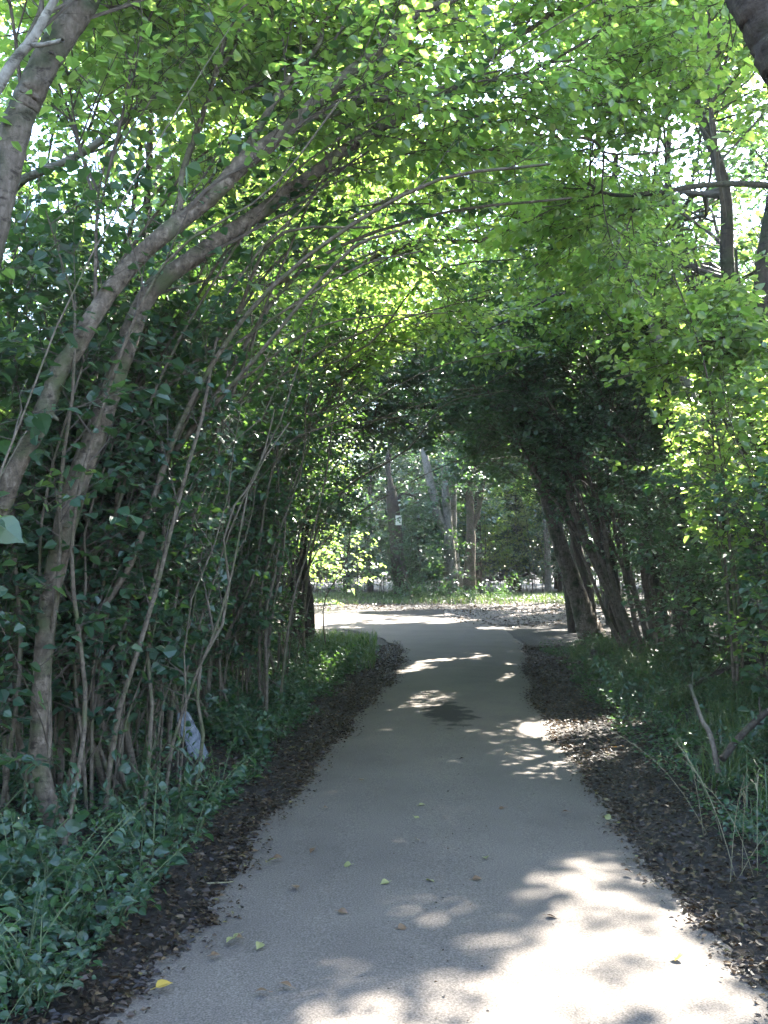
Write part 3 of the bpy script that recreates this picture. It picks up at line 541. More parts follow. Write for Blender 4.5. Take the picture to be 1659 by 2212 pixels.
hand_tree('slender_tree', 'thin dark stem hanging behind the leaves near the right edge', 'tree', [
 dict(n='trunk', ground=1, p=[(1850, 1560, 10, 22), (1760, 1250, 10, 18), (1653, 1052, 10, 14), (1631, 1020, 10, 13), (1581, 934, 10, 11), (1545, 850, 10, 9), (1540, 700, 10, 7), (1500, 560, 10, 5)], f=dict(n1=12, t0=.45)),
 dict(n='limb', p=[(1690, 1120, 10, 12), (1660, 800, 10, 11), (1627, 752, 10, 10), (1606, 712, 10, 9), (1595, 648, 10, 8), (1590, 540, 10, 6)], f=dict(n1=8, t0=.3)),
], M['bark_dark'], 'leaf', fol=RT)
hand_tree('edge_tree', 'dark rough trunk standing against the right edge, a bare bough reaching left from it', 'tree', [
 dict(n='trunk', ground=1, p=[(1700, 1545, 10.5, 66), (1672, 1400, 10.5, 50), (1655, 1100, 10.5, 46), (1648, 800, 10.5, 42), (1646, 640, 10.5, 40), (1680, 400, 10.5, 36), (1760, 100, 10.5, 30), (1800, -100, 10.5, 24)], f=dict(n1=10, t0=.5, bias=(.3, .2, .2))),
 dict(n='limb', p=[(1685, 415, 10.4, 16), (1659, 401, 10, 15), (1580, 397, 9.4, 13), (1505, 402, 8.8, 12), (1430, 415, 8.4, 10), (1355, 422, 8, 9), (1305, 417, 7.8, 7), (1270, 395, 7.7, 5)], f=dict(n1=10, t0=.25, l1=(.6, 1.3), bias=(-.1, .3, .4))),
 dict(n='limb', p=[(1440, 412, 8.4, 6), (1395, 445, 8.5, 5), (1330, 470, 8.6, 5), (1250, 500, 8.7, 4), (1190, 540, 8.8, 3)], f=dict(n1=6, t0=.2, l1=(.4, .9))),
], M['bark_dark'], 'leaf', fol=dict(RT, l1=(.8, 1.7)))
hand_tree('corner_tree', 'thick blackish trunk cutting the top right corner', 'tree', [
 dict(n='trunk', ground=1, p=[(1990, 1950, 3.5, 190), (1960, 1400, 3.5, 160), (1910, 800, 3.5, 150), (1820, 400, 3.5, 145), (1745, 200, 3.5, 142), (1695, 90, 3.5, 140), (1640, -20, 3.5, 136), (1570, -180, 3.6, 120), (1480, -420, 3.8, 90)], seg=18),
 dict(n='limb', p=[(1600, -110, 3.6, 30), (1560, -180, 5, 26), (1480, -120, 6.5, 20), (1400, -40, 7.5, 14), (1330, 60, 8.4, 9)], f=dict(n1=12, t0=.3)),
], M['bark_dark'], 'leaf', fol=dict(RT, bias=(-.2, .4, .2)))

# far trees at the junction
FT = dict(n1=14, l1=(1.5, 3.2), n2=6, l2=(0.7, 1.6), n3=6, l3=(0.35, 0.7), size=0.13, spacing=0.085, up=0.2, t0=.45, r1=.025, wid=.8)
FARD = 36.0
hand_tree('sign_tree', 'broken topped ivy trunk beyond the bend carrying the small pale sign', 'tree', [
 dict(n='trunk', ground=1, p=[(873, 1288, FARD, 42), (866, 1250, FARD, 34), (858, 1196, FARD, 30), (852, 1118, FARD, 28), (846, 1071, FARD, 25), (844, 1050, FARD, 20)], seg=14),
 dict(n='limb', p=[(856, 1090, FARD, 10), (870, 1066, FARD, 8), (888, 1070, FARD, 6), (910, 1082, FARD, 4)], f=dict(n1=6, t0=.3, l1=(.6, 1.4))),
 dict(n='limb', p=[(848, 1075, FARD, 14), (838, 1000, FARD, 12), (850, 900, FARD, 10), (830, 780, FARD, 7)], f=dict(n1=12, t0=.3)),
], M['bark_dark'], 'leaf_shaded', fol=FT)
hand_tree('forked_tree', 'grey forked tree with two parallel stems, centre of the group beyond the bend', 'tree', [
 dict(n='trunk', ground=1, p=[(976, 1290, FARD, 40), (975, 1240, FARD, 30), (972, 1196, FARD, 25), (967, 1118, FARD, 19), (961, 1040, FARD, 16), (960, 960, FARD, 15), (955, 860, FARD, 12), (940, 740, FARD, 8)], f=dict(n1=14, t0=.5)),
 dict(n='stem', p=[(966, 1150, FARD, 20), (946, 1114, FARD, 20), (939, 1080, FARD, 19), (928, 1035, FARD, 18), (918, 985, FARD, 16), (905, 900, FARD, 12), (880, 800, FARD, 7)], f=dict(n1=12, t0=.4)),
], M['bark_grey'], 'leaf_shaded', fol=FT)
hand_tree('straight_tree', 'thin straight grey tree close behind the forked tree beyond the bend', 'tree', [
 dict(n='trunk', ground=1, p=[(1000, 1284, 37, 24), (990, 1240, 37, 17), (980, 1170, 37, 16), (979, 1092, 37, 16), (979, 980, 37, 15), (984, 860, 37, 11), (990, 740, 37, 7)], f=dict(n1=14, t0=.5)),
], M['bark_grey'], 'leaf_shaded', fol=FT)
hand_tree('straight_tree', 'brown tree right of the forked tree beyond the bend, splitting above head height', 'tree', [
 dict(n='trunk', ground=1, p=[(1014, 1290, FARD, 36), (1014, 1240, FARD, 27), (1017, 1180, FARD, 22), (1016, 1118, FARD, 18), (1012, 1022, FARD, 15), (1015, 900, FARD, 11), (1010, 780, FARD, 7)], f=dict(n1=14, t0=.5)),
 dict(n='limb', p=[(1018, 1150, FARD, 13), (1034, 1100, FARD, 11), (1050, 1000, FARD, 9), (1070, 880, FARD, 6)], f=dict(n1=12, t0=.3)),
], M['bark'], 'leaf_shaded', fol=FT)
hand_tree('straight_tree', 'slim grey trunk at the back right of the clearing beyond the bend', 'tree', [
 dict(n='trunk', ground=1, p=[(1184, 1252, 41, 16), (1183, 1215, 41, 14), (1181, 1170, 41, 13), (1176, 1080, 41, 11), (1165, 900, 41, 8)], f=dict(n1=14, t0=.35)),
], M['bark_grey'], 'leaf_shaded', fol=FT)

# ------------------------------------------------------------------ thickets, tall trees, woods behind
def hazel(name, label, cat, base, nst, h, lean, bark, leafm, group=None, size=0.08, rad=0.45, n1=12, n2=0, n3=5, l1=(.5, 1.2), l2=(.3, .7), l3=(.22, .45), tz=.22, tmpl='far', spacing=.05, stem_r=(.007, .022), lit=True, splay=.35, droop=.3, clear=True, wob=.035, arch=0, side=-1):
    base = np.array([base[0], base[1], float(height(base[0], base[1]))])
    t = thing(name, label, cat, base, group); fa = Acc()
    for k in range(nst):
        a = rng.random() * 2 * math.pi; rr = rad * math.sqrt(rng.random())
        p0 = base + [rr * math.cos(a), rr * math.sin(a), -0.03]; p0[2] = float(height(p0[0], p0[1])) - .03
        hh = h * (0.65 + 0.45 * rng.random()); s = np.linspace(0, 1, 7)[:, None]
        out = np.array([math.cos(a), math.sin(a), 0]) * splay * hh * rr / rad * rng.random() + np.array([*lean, 0]) * hh * (0.5 + rng.random())
        c = p0 + np.array([0, 0, hh]) * s + out * s ** 1.8 + rng.normal(size=(7, 3)) * wob * s + np.array([*rng.normal(size=2), 0]) * wob * hh * .6 * s
        r = stem_r[0] + (stem_r[1] - stem_r[0]) * rng.random() ** 2
        sa = Acc(); tubes(sa, resample(c, 12)[None], np.linspace(r, r * .35, 12)[None], 6, 0, .04); sa.build('stem', bark, t, base, True)
        foliage(fa, c[None], n1, l1, n2, l2, n3, l3, tz, 1.0, .95, .12, size=size, tmpl=tmpl, spacing=spacing, r1=.005, lit=lit, droop=droop, clear=clear)
    for k in range(arch):
        y0 = base[1] + rng.normal() * .35; y0 = y0 - .9 if 6.9 < y0 < 8.2 and side < 0 else y0; u0 = 2.1 + .5 * rng.random(); dy = rng.normal() * .5; hz = (4.1 - .8 * float(smooth(12, 19, y0))) * (.8 + .35 * rng.random()); f_ = .5 + .7 * rng.random()
        up_ = np.array([u0, u0 + .05, u0 - .08, u0 - .45 * f_, u0 - 1.1 * f_, u0 - 1.9 * f_, u0 - 2.7 * f_]); zz = np.array([0, .22, .45, .68, .86, .98, 1.04]) * hz
        yy = y0 + dy * np.linspace(0, 1, 7) ** 1.5; c = np.column_stack([rc(y0) + side * up_, yy, zz]) + rng.normal(size=(7, 3)) * .09 + np.array([0, 1., 0]) * rng.normal(size=(7, 1)) * .08; c[0, 2] = float(height(c[0, 0], c[0, 1])) - .03; c[:, 2] += .02
        r = .012 + .016 * rng.random(); sa = Acc(); cc = resample(c, 22); tubes(sa, cc[None], np.linspace(r, r * .3, 22)[None], 7, 0, .04); sa.build('stem', bark, t, base, True)
        foliage(fa, cc[None], 9, (.4, .9), 0, l2, 5, (.22, .45), .4, 1.0, .95, .15, size=size, spacing=spacing, r1=.005, lit=lit, droop=droop)
    fa.build('foliage', LMATS(leafm), t, base)
    return t

# left thicket: clumps of thin upright stems along the verge, front rows first
LEFT = [(-2.1, 5.75, 16, 3.8), (-1.75, 6.3, 12, 3.8), (-2.3, 6.7, 14, 4.2), (-1.95, 6.75, 12, 4.0), (-2.45, 8.6, 14, 4.4), (-1.75, 9.4, 12, 4.2), (-2.3, 10.6, 14, 4.6), (-2.05, 11.7, 14, 4.4), (-2.8, 13.4, 14, 4.6), (-3.4, 15.2, 12, 4.6)]
LAB = ['clump of thin brown canes at the foot of the leaning tree on the left', 'clump of thin canes just past the leaning tree, beside the left verge', 'dense clump of upright canes standing back behind the leaning tree',
       'clump of canes with broad leaves beside the tilted grey slab', 'tall cane clump standing back behind the grey slab', 'cane clump on the left verge just beyond the grey slab',
       'deep shaded cane clump behind the pale arching hazel', 'leafy cane clump on the left verge under the pale arching stems', 'dark leafy clump on the left verge short of the gnarled tree', 'dark leafy clump touching the gnarled tree at the bend']
for (x, y, n, h), lb in zip(LEFT, LAB):
    hazel('hazel_clump', lb, 'shrub', (x + rc(y) - 0.42, y), int(n * 1.5), h, (0.05, 0.0), M['bark_stem'], 'leaf_low', 'hazel clumps of the left thicket', size=.07, n1=14, n3=6, spacing=.045, tz=.08, wob=.11, arch=3)
for k, (x, y) in enumerate([(-3.6, 5.4), (-4.6, 7.2), (-3.8, 9.0), (-5.2, 10.4), (-4.0, 12.2), (-3.6, 14.6), (-5.4, 14), (-3.4, 17.4), (-5.2, 18.6), (-6.8, 8.6), (-7.2, 12.4), (-7.4, 17)]):
    hazel('thicket_shrub', 'shaded shrub deep inside the left thicket behind the cane clumps', 'shrub', (x + .3, y), 10, 3.6 if y < 10 else 4.8, (0.04, 0.0), M['bark_stem'], 'leaf' if y < 10 else 'leaf_shaded', 'shrubs deep in the left thicket', size=.078, n1=16, n3=7, spacing=.055, tz=.08, rad=.8, l1=(.7, 1.5))
# big-leaved sapling close to the left edge
hazel('hazel_sapling', 'nearest hazel sapling at the left edge with large drooping leaves', 'shrub', (-1.72, 3.15), 4, 2.5, (0.06, 0.0), M['bark_stem'], 'leaf_low', size=.12, n1=7, n3=3, l1=(.35, .6), l3=(.2, .35), tz=.3, tmpl='near', spacing=.075, rad=.2, stem_r=(.004, .009), droop=.5)
hazel('hazel_sapling', 'hazel sapling with hanging leaves over the left edge high above the verge', 'shrub', (-2.35, 4.1), 5, 4.4, (0.03, 0.0), M['bark_stem'], 'leaf_low', size=.1, n1=12, n3=4, l1=(.4, .8), l3=(.2, .4), tz=.35, tmpl='near', spacing=.065, rad=.25, stem_r=(.006, .011), droop=.45)

# right side scrub
RIGHT = [((4.0, 7.4), 9, 2.4, 'rounded leafy shrub on the right verge in front of the edge trunk', 'leaf_low'), ((4.3, 9.2), 10, 3.6, 'tall leafy shrub below the bright sunlit sprays on the right', 'leaf'),
         ((4.3, 11.2), 9, 2.9, 'twiggy dark shrub in front of the coppiced hazel', 'leaf_shaded'), ((5.0, 12.8), 10, 3.8, 'bushy dark shrub right of the coppiced hazel', 'leaf_shaded'),
         ((5.4, 10.0), 10, 4.6, 'tall green shrub at the right edge behind the slender grey trunk', 'leaf'), ((3.75, 5.6), 7, 1.3, 'low bramble bush at the right edge above the grass', 'leaf_low')]
for (p, n, h, lb, lm) in RIGHT:
    hazel('verge_shrub', lb, 'shrub', p, n, h, (-0.02, 0.0), M['twig'], lm, 'shrubs on the right verge', size=.075, n1=16, n3=8, l1=(.5, 1.1), tz=.05, rad=.7, splay=.6, stem_r=(.004, .012))
hazel('sunlit_shrub', 'bright yellow green sunlit shrub high on the right', 'shrub', (3.85, 9.9), 10, 4.5, (-0.05, 0.0), M['bark_stem'], 'leaf', size=.08, n1=16, n3=8, l1=(.5, 1.1), tz=.5, rad=.5, splay=.5)
for k, (x, y) in enumerate([(6.8, 8.0), (6.4, 12.0), (8.4, 10.4), (6.6, 15.0), (8.2, 14.2), (7.0, 18.2), (9.4, 17.4), (5.9, 18.8), (8.6, 6.4), (6.2, 5.6)]):
    hazel('thicket_shrub', 'shaded shrub deep in the right hand scrub behind the verge', 'shrub', (x, y), 10, 4.6, (-0.03, 0.0), M['twig'], 'leaf_shaded', 'shrubs deep in the right hand scrub', size=.1, n1=16, n3=7, spacing=.055, tz=.06, rad=.9, l1=(.7, 1.6))

def tall(name, label, base, h, lean, crown0, group=None, bark='bark_dark', leafm='leaf', r=.16, n=22, l1=(2.0, 4.2), size=.115, lit=True, n2=8, n3=8, spacing=.075):
    base = np.array([base[0], base[1], float(height(base[0], base[1]))])
    t = thing(name, label, 'tree', base, group)
    s = np.linspace(0, 1, 9)[:, None]
    c = base + np.array([0, 0, h]) * s + np.array([*lean, 0]) * h * s ** 1.4 + rng.normal(size=(9, 3)) * .12 * s; c[0, 2] -= .1
    a = Acc(); limb_tube(a, c, np.linspace(r, r * .25, 9), seg=10, per=3); a.build('trunk', M[bark], t, base, True)
    fa = Acc(); foliage(fa, c[None], n, l1, n2, (.9, 1.9), n3, (.4, .8), crown0, 1.0, 1.05, .22, size=size, spacing=spacing, r1=.035, lit=lit, wid=.8)
    OPEN.append((fa, leafm, t, base, c)); return t
OPEN = []
TALL = [(-4.4, 13.5, 8, .14, .45), (-4.6, 18.5, 8.2, .12, .42), (5.4, 14.0, 8.2, -.14, .5), (6.4, 20.0, 8.6, -.14, .36), (8.0, 12.2, 11.5, -.12, .5), (6.0, 24.5, 9, -.12, .34), (-3.6, 24.0, 9, .1, .38), (11.5, 13.5, 9, -.02, .4),
        (5.6, 5.8, 10.5, -.06, .6), (8.6, 6.6, 11, -.08, .5), (9.5, 10.8, 9, -.10, .42), (8.8, 16.5, 9, -.10, .36), (9.6, 21.5, 9, -.08, .32), (8.5, 27.0, 9.5, -.06, .3), (12.5, 17.5, 9.5, -.05, .32), (4.9, 11.2, 8, -.16, .6), (7.6, 31.8, 10, -.08, .3), (12.6, 25.0, 10, -.05, .3), (-5.6, 30.0, 8, .05, .4), (5.2, 17.4, 8.2, -.2, .55), (9.4, 31.0, 10, -.05, .3),
        (-3.4, 16.2, 8, .3, .55), (-3.8, 13.0, 9, .36, .5), (-3.2, 18.8, 9, .34, .5), (4.6, 22.5, 8.4, -.22, .45), (-3.4, 21.0, 8.2, .32, .5), (6.9, 28.6, 9, -.2, .4), (4.9, 19.4, 8, -.26, .5), (5.5, 24.6, 8.4, -.34, .45), (7.0, 33.4, 10, -.1, .4), (4.9, 14.4, 8, -.16, .55)]
for x, y in [(4.2, 41.0), (8.6, 45.0), (9.8, 39.0), (1.6, 43.5), (-0.6, 41.5), (8.2, 40.2), (11.5, 43.0)]: TALL.append((x, y, 11, 0, .25))
for k, (x, y, h, ln, c0) in enumerate(TALL):
    tall('canopy_tree', 'tall tree rising %s, its crown closing the canopy above' % ('behind the left thicket' if x < 0 else 'behind the right hand scrub'), (x, y), h, (ln, 0.0), c0, leafm='leaf_shaded' if 12.5 < y else 'leaf', group= 'tall trees behind the left thicket' if x < 0 else 'tall trees behind the right hand scrub')

# boughs added to the tall trees to block sun where the path roof is thin
def infill(rounds):
    gx_, gy_ = np.arange(-2.4, 4.6, .25), np.arange(3.0, 28.5, .25)
    XX_, YY_ = np.meshgrid(gx_, gy_); U_ = XX_ - rc(YY_)
    want = (U_ > -2.0) & (U_ < 1.8)
    for gi, (poly, pr, fr) in enumerate(GAPS):
        if gi == 7: continue
        want &= ~inpoly(XX_.ravel(), YY_.ravel(), (poly - poly.mean(0)) * 1.25 + poly.mean(0)).reshape(XX_.shape)
    done = 0
    for k in range(rounds):
        c = np.concatenate(COVER); COVER[:] = [c]
        g = c[:, :2] - SD[:2] / SD[2] * c[:, 2:3]
        H, _, _ = np.histogram2d(g[:, 1], g[:, 0], bins=[np.append(gy_, 28.5) - .125, np.append(gx_, 4.6) - .125], weights=c[:, 3]); H /= .0625 * SD[2] ** 0
        H = sum(np.roll(np.roll(H, a, 0), b, 1) for a in (-1, 0, 1) for b in (-1, 0, 1)) / 9
        Q = np.where(want, H, 99); order = np.argsort(Q.ravel())
        picked = []
        for f in order[:400]:
            if Q.ravel()[f] > 3.6: break
            p = np.array([XX_.ravel()[f], YY_.ravel()[f]])
            if any(np.hypot(*(p - q)) < 1.0 for q in picked): continue
            picked.append(p)
        for p in picked:
            T = None
            for z in (np.concatenate([rng.permutation(np.arange(9.2, 11.6, .3)), np.arange(8.5, 3.2 if p[0] > .6 else 4.3, -.3)]) if p[1] < 9.2 else np.concatenate([rng.permutation(np.arange(4.8, 6.3, .25)), np.arange(6.3, 8, .3)])):
                t_ = np.array([p[0], p[1], 0]) + SD * z / SD[2]
                if keep(t_[None] + [[0, 0, -.4]], False)[0] and keep(t_ + rng.normal(size=(16, 3)) * .15).mean() > .8: T = t_; break
            if T is None: continue
            def cost(o):
                cv = o[4]; j = np.argmin(np.linalg.norm(cv - T, axis=1) + np.where(cv[:, 2] > T[2] + .3, 3, 0))
                q = np.linspace(.1, 1, 12)[:, None]; b = cv[j] * (1 - q) + T * q; g_ = b[:, :2] - SD[:2] / SD[2] * b[:, 2:3]
                bad = sum(inpoly(g_[:, 0], g_[:, 1], G_[0]).sum() for G_ in GAPS[:3])
                return np.linalg.norm(cv[j] - T) + 1.5 * bad, j
            OP = [o for o in OPEN if p[1] > 12 or o[1] == 'leaf']; co = [cost(o) for o in OP]; b_ = int(np.argmin([q[0] for q in co]))
            fa, lm, t, base, cv = OP[b_]; S0 = cv[co[b_][1]]
            q = np.linspace(0, 1, 8)[:, None]; br = S0 * (1 - q) + T * q + np.array([0, 0, .35]) * np.sin(q * math.pi) + rng.normal(size=(8, 3)) * .05
            ext = nrm(T - S0) * .5; br = np.vstack([br, T + ext * .5, T + ext])
            tubes(fa, br[None], np.linspace(.03, .007, 10)[None], 6, 1)
            foliage(fa, br[None], 9, (.5, 1.0), 5, (.3, .6), 6, (.25, .45), max(.3, 1 - 1.8 / max(1.8, np.linalg.norm(T - S0))), 1.0, 1.1, .05, size=.095, spacing=.06, r1=.01, wid=.85); done += 1
        if not picked: break
    print('infill boughs', done)
infill(7)
for fa, lm, t, base, cv in OPEN: fa.build('crown', LMATS(lm), t, base)
OPEN.clear()

# understorey beyond the bend
FARB = [((-2.6, 30), 5.0, 'leaf'), ((-5.4, 27), 5.4, 'leaf'), ((-3.2, 35), 6, 'leaf'), ((0.2, 38.0), 4.6, 'leaf_shaded'), ((2.0, 39.5), 5, 'leaf_shaded'), ((4.6, 41), 4.6, 'leaf_shaded'), ((7.4, 40), 5, 'leaf_shaded'), ((-1.2, 36.6), 4.4, 'leaf_shaded'), ((9.4, 33), 5, 'leaf_shaded'), ((10.4, 27), 5, 'leaf_shaded')]
for (p, h, lm) in FARB:
    hazel('woodland_bush', 'leafy bush on the far side of the junction behind the trunks', 'shrub', p, 7, h, (0, 0), M['twig'], lm, 'bushes on the far side of the junction', size=.14, n1=12, n3=6, spacing=.09, tz=.05, rad=1.2, splay=.5, l1=(.9, 2.0), l3=(.35, .7))
for k, ((x, y), s) in enumerate([((0.9, 35.4), .9), ((2.2, 35.6), 1.0), ((3.5, 36.6), .9)]):
    hazel('woodland_bush', ['small light green bush between the sign tree and the forked tree', 'small bush close by the forked tree', 'small bush right of the brown tree beyond the bend'][k], 'shrub', (x, y), 5, 2.6, (0, 0), M['twig'], 'leaf_low', 'bushes among the far trunks', size=.11, n1=9, n3=5, spacing=.08, tz=.2, rad=.5, splay=.6, l1=(.5, 1.2), l3=(.3, .6))
# bushes and trees of the wood all round, copied
bp = []
for k, (p, h) in enumerate([((-7.5, 36), 5.5), ((6.5, 45), 6.0), ((12.5, 36), 5.0)]):
    bp.append(hazel('wood_bush', 'bush of the dense background wood', 'shrub', p, 9, h, (0, 0), M['twig'], ('leaf', 'leaf_shaded', 'leaf_low')[k], 'bushes of the background wood', size=.15, n1=14, n3=8, spacing=.085, tz=.03, rad=1.4, splay=.5, l1=(.9, 2.1), l3=(.4, .8), lit=False))
for k in range(70):
    if k < 34: q = (rng.uniform(-12, 17), rng.uniform(43, 52))
    elif k < 52: q = (rng.uniform(12.5, 24), rng.uniform(10, 42))
    else: q = (rng.uniform(-22, -8.5), rng.uniform(9, 42))
    dup(bp[k % 3], (q[0], q[1], gz(*q) - .05), rng.random() * 6.28, (.8 if k < 52 else .5) + .5 * rng.random())
protos = []
for k in range(2):
    protos.append(tall('wood_tree', 'tree of the dense wood filling the background', ((-16, 30), (2, 49))[k], 13 + k, (.0, .0), .15, 'trees of the wood in the background', leafm=('leaf', 'leaf_shaded')[k], r=.2, n=30, l1=(2.0, 4.4), size=.16, lit=False, n2=8, n3=8, spacing=.1))
for fa, lm, t, base, cv in OPEN: fa.build('crown', LMATS(lm), t, base)
WOOD = []
for a in range(900):
    q = np.array([rng.uniform(-26, 30), rng.uniform(2, 64)]) if a % 2 else np.array([rng.uniform(-13, 18), rng.uniform(44, 60)])
    if q[1] < 44 and (q[0] < 14 and q[0] > -9): continue
    if q[0] < 0 and q[1] < 24: continue
    if any(np.hypot(*(q - z)) < 3.4 for z in WOOD): continue
    WOOD.append(q)
for k, q in enumerate(WOOD[:80]):
    dup(protos[k % 2], (q[0], q[1], gz(*q) - .05), rng.random() * 6.28, (.8 if q[1] > 40 else .45) + .3 * rng.random())

# ------------------------------------------------------------------ low plants, litter, grass
def herb(kind):
    """one low plant as (stems, leaves) meshes around the origin"""
    st, lf = Acc(), Acc()
    n = rng.integers(5, 9)
    for k in range(n):
        a = rng.random() * 6.28; h = (.18 + .3 * rng.random()) * (1.25 if kind == 1 else 1)
        s = np.linspace(0, 1, 5)[:, None]; o = np.array([math.cos(a), math.sin(a), 0]) * h * (.35 + .5 * rng.random())
        c = np.array([0, 0, h]) * s * (1.15 - .25 * s) + o * s ** 1.4 + np.array([.03 * math.cos(a), .03 * math.sin(a), -.02])
        tubes(st, c[None], np.linspace(.004, .0018, 5)[None], 4)
        if kind == 0: leafy(lf, c[None], np.array([h]), .03, .062, .8, 'near', .35, False, 0, .5, False)
        elif kind == 1: leafy(lf, c[None], np.array([h]), .028, .055, .5, 'near', .5, False, 0, .6, False)
        else:
            tw, L = spawn(c[None], 6, .25, 1, .8, (.1, .2), 4, 0, .8); leafy(lf, tw, L, .022, .04, .7, 'far', .2, False, 0, .4, False)
    return st, lf
herbs = []
HL = ['broad leaved low plant', 'nettle like low plant', 'ferny low plant']
stemm = plain_mat('herb_stem', [(0.3, (.04, .06, .02)), (.7, (.08, .10, .04))])
for k in range(6):
    st, lf = herb(k % 3); org = (-30, -5 - k, 0)
    t = thing('low_plant', HL[k % 3], 'plant', org)
    st.build('stem', stemm, t); lf.build('leaves', M['leaf_low'], t); herbs.append(t)
def gz(x, y): return float(height(x, y))
used = [False] * 6
def plant(x, y, s, label, group):
    k = int(rng.integers(6)); label = HL[k % 3] + ' ' + label
    if not used[k]:
        used[k] = True; o = herbs[k]; o.location = (x, y, gz(x, y) - .01); o.scale = (s, s, s); o['label'] = label; o['group'] = group
    else: dup(herbs[k], (x, y, gz(x, y) - .01), rng.random() * 6.28, s, label, group)
for i in range(165):
    y = 2.6 + 12 * rng.random() ** 1.4; u = 1.42 + .02 * y + 1.3 * rng.random() ** 1.4
    if math.hypot(rc(y) - u + 1.5, (y - 7.3) * .6) < .55: continue
    plant(rc(y) - u, y, (.55 if y < 4.2 else .7) + .5 * rng.random(), 'in the undergrowth along the left verge', 'low plants along the left verge')
for i in range(115):
    y = 3.2 + 11 * rng.random() ** 1.2; u = 1.6 + (0.1 + .02 * y) * rng.random() + 1.7 * rng.random() ** 1.2
    plant(rc(y) + u, y, .6 + .6 * rng.random(), 'in the undergrowth along the right verge', 'low plants along the right verge')
for i in range(28):
    x = rng.uniform(-2.2, 4.5); y = rng.uniform(32.5, 35.5); plant(x, y, 1.2 + rng.random(), 'at the foot of the far trunks beyond the junction', 'low plants beyond the junction')

def scatter_leaves(name, label, pos, mats, size, kind='stuff', wid=.7):
    a = Acc(); n = len(pos)
    th = rng.random(n) * 6.28; D = np.column_stack([np.cos(th), np.sin(th), rng.normal(size=n) * .22]); Nn = nrm(np.column_stack([rng.normal(size=(n, 2)) * .35, np.ones(n)]))
    leaves(a, pos, D, Nn, size * (.5 + .9 * rng.random(n)), wid * (.6 + .6 * rng.random(n)), 'far'); return tag(a.build(name, mats), label, None, kind=kind)
def verge_pts(n, side, y0, y1, u0, u1, pw=1.0):
    y = y0 + (y1 - y0) * rng.random(n) ** 1.5; u = u0 + (u1 - u0) * rng.random(n) ** pw
    e_ = l2 if side < 0 else r2; e_ = e_[:int(np.argmax(e_[:, 1] > 19.3))]; edge = np.interp(y, e_[:, 1], e_[:, 0])
    x = edge + side * u; return np.column_stack([x, y, height(x, y) + .008 + .018 * rng.random(n)])
pos = np.vstack([verge_pts(42000, -1, 2.2, 19, -.04, 3.0, 1.3), verge_pts(36000, 1, 2.2, 19, -.04, 3.0, 1.3)])
scatter_leaves('leaf_litter', 'dark brown fallen leaves and twigs covering both verges', pos, M['litter'], .034)
x = rng.uniform(-3, 9, 9000); y = rng.uniform(24, 37, 9000); ok = ~((y < 29) & (x < 1.8))
scatter_leaves('leaf_litter', 'brown leaf litter on the track and clearing beyond the bend', np.column_stack([x, y, height(x, y) + .02])[ok], M['litter'], .07)
def cover(name, label, n, side, y0, y1, u0, u1, mt, size):
    k = 500; cy = y0 + (y1 - y0) * rng.random(k) ** 1.5; cu = u0 + (u1 - u0) * rng.random(k); ch = .03 + .22 * rng.random(k) ** 1.5 * smooth(0, .6, cu - u0)
    i = rng.integers(0, k, n); y = cy[i] + rng.normal(size=n) * .16; u = np.maximum(cu[i] + rng.normal(size=n) * .13, u0 - .1 + .15 * rng.random(n)); x = rc(y) + side * u
    pos = np.column_stack([x, y, height(x, y) + .015 + ch[i] * rng.random(n)]); pos = pos[~((np.abs(pos[:, 0] + 1.45) < .3) & (np.abs(pos[:, 1] - 7.4) < .5))]; n = len(pos)
    a = Acc(); th = rng.random(n) * 6.28; D = np.column_stack([np.cos(th), np.sin(th), rng.normal(size=n) * .3]); Nn = nrm(np.column_stack([rng.normal(size=(n, 2)) * .45, np.ones(n)]))
    leaves(a, pos, D, Nn, size * (.4 + 1.0 * rng.random(n)), .75 * (.6 + .6 * rng.random(n)), 'far'); tag(a.build(name, M[mt]), label, None, kind='stuff')
cover('ground_cover', 'low ivy and small leaves carpeting the left bank', 42000, -1, 2.2, 19, 1.52, 4.0, 'leaf_low', .042)
cover('ground_cover', 'low ivy and small leaves carpeting the right bank', 46000, 1, 2.6, 19, 1.68, 4.4, 'leaf_low', .038)
# crumbs of litter at the ragged edges and fine debris on the asphalt
a = Acc(); pos = np.vstack([verge_pts(2600, -1, 2.4, 20, -.16, .06, .7), verge_pts(2000, 1, 2.4, 20, -.14, .06, .7)]); pos[:, 2] += .012
scatter_leaves('leaf_crumbs', 'broken leaf crumbs strewn along the edges of the asphalt', pos, M['litter'], .022)
a = Acc(); n = 1500; y = 2.6 + 14 * rng.random(n) ** 1.6; u = rng.uniform(-1, 1, n); x = rc(y) + u * 1.0
scatter_leaves('leaf_crumbs', 'tiny crumbs scattered over the asphalt', np.column_stack([x, y, height(x, y) + .046 - .03 * np.abs(u)]), M['litter'], .013)

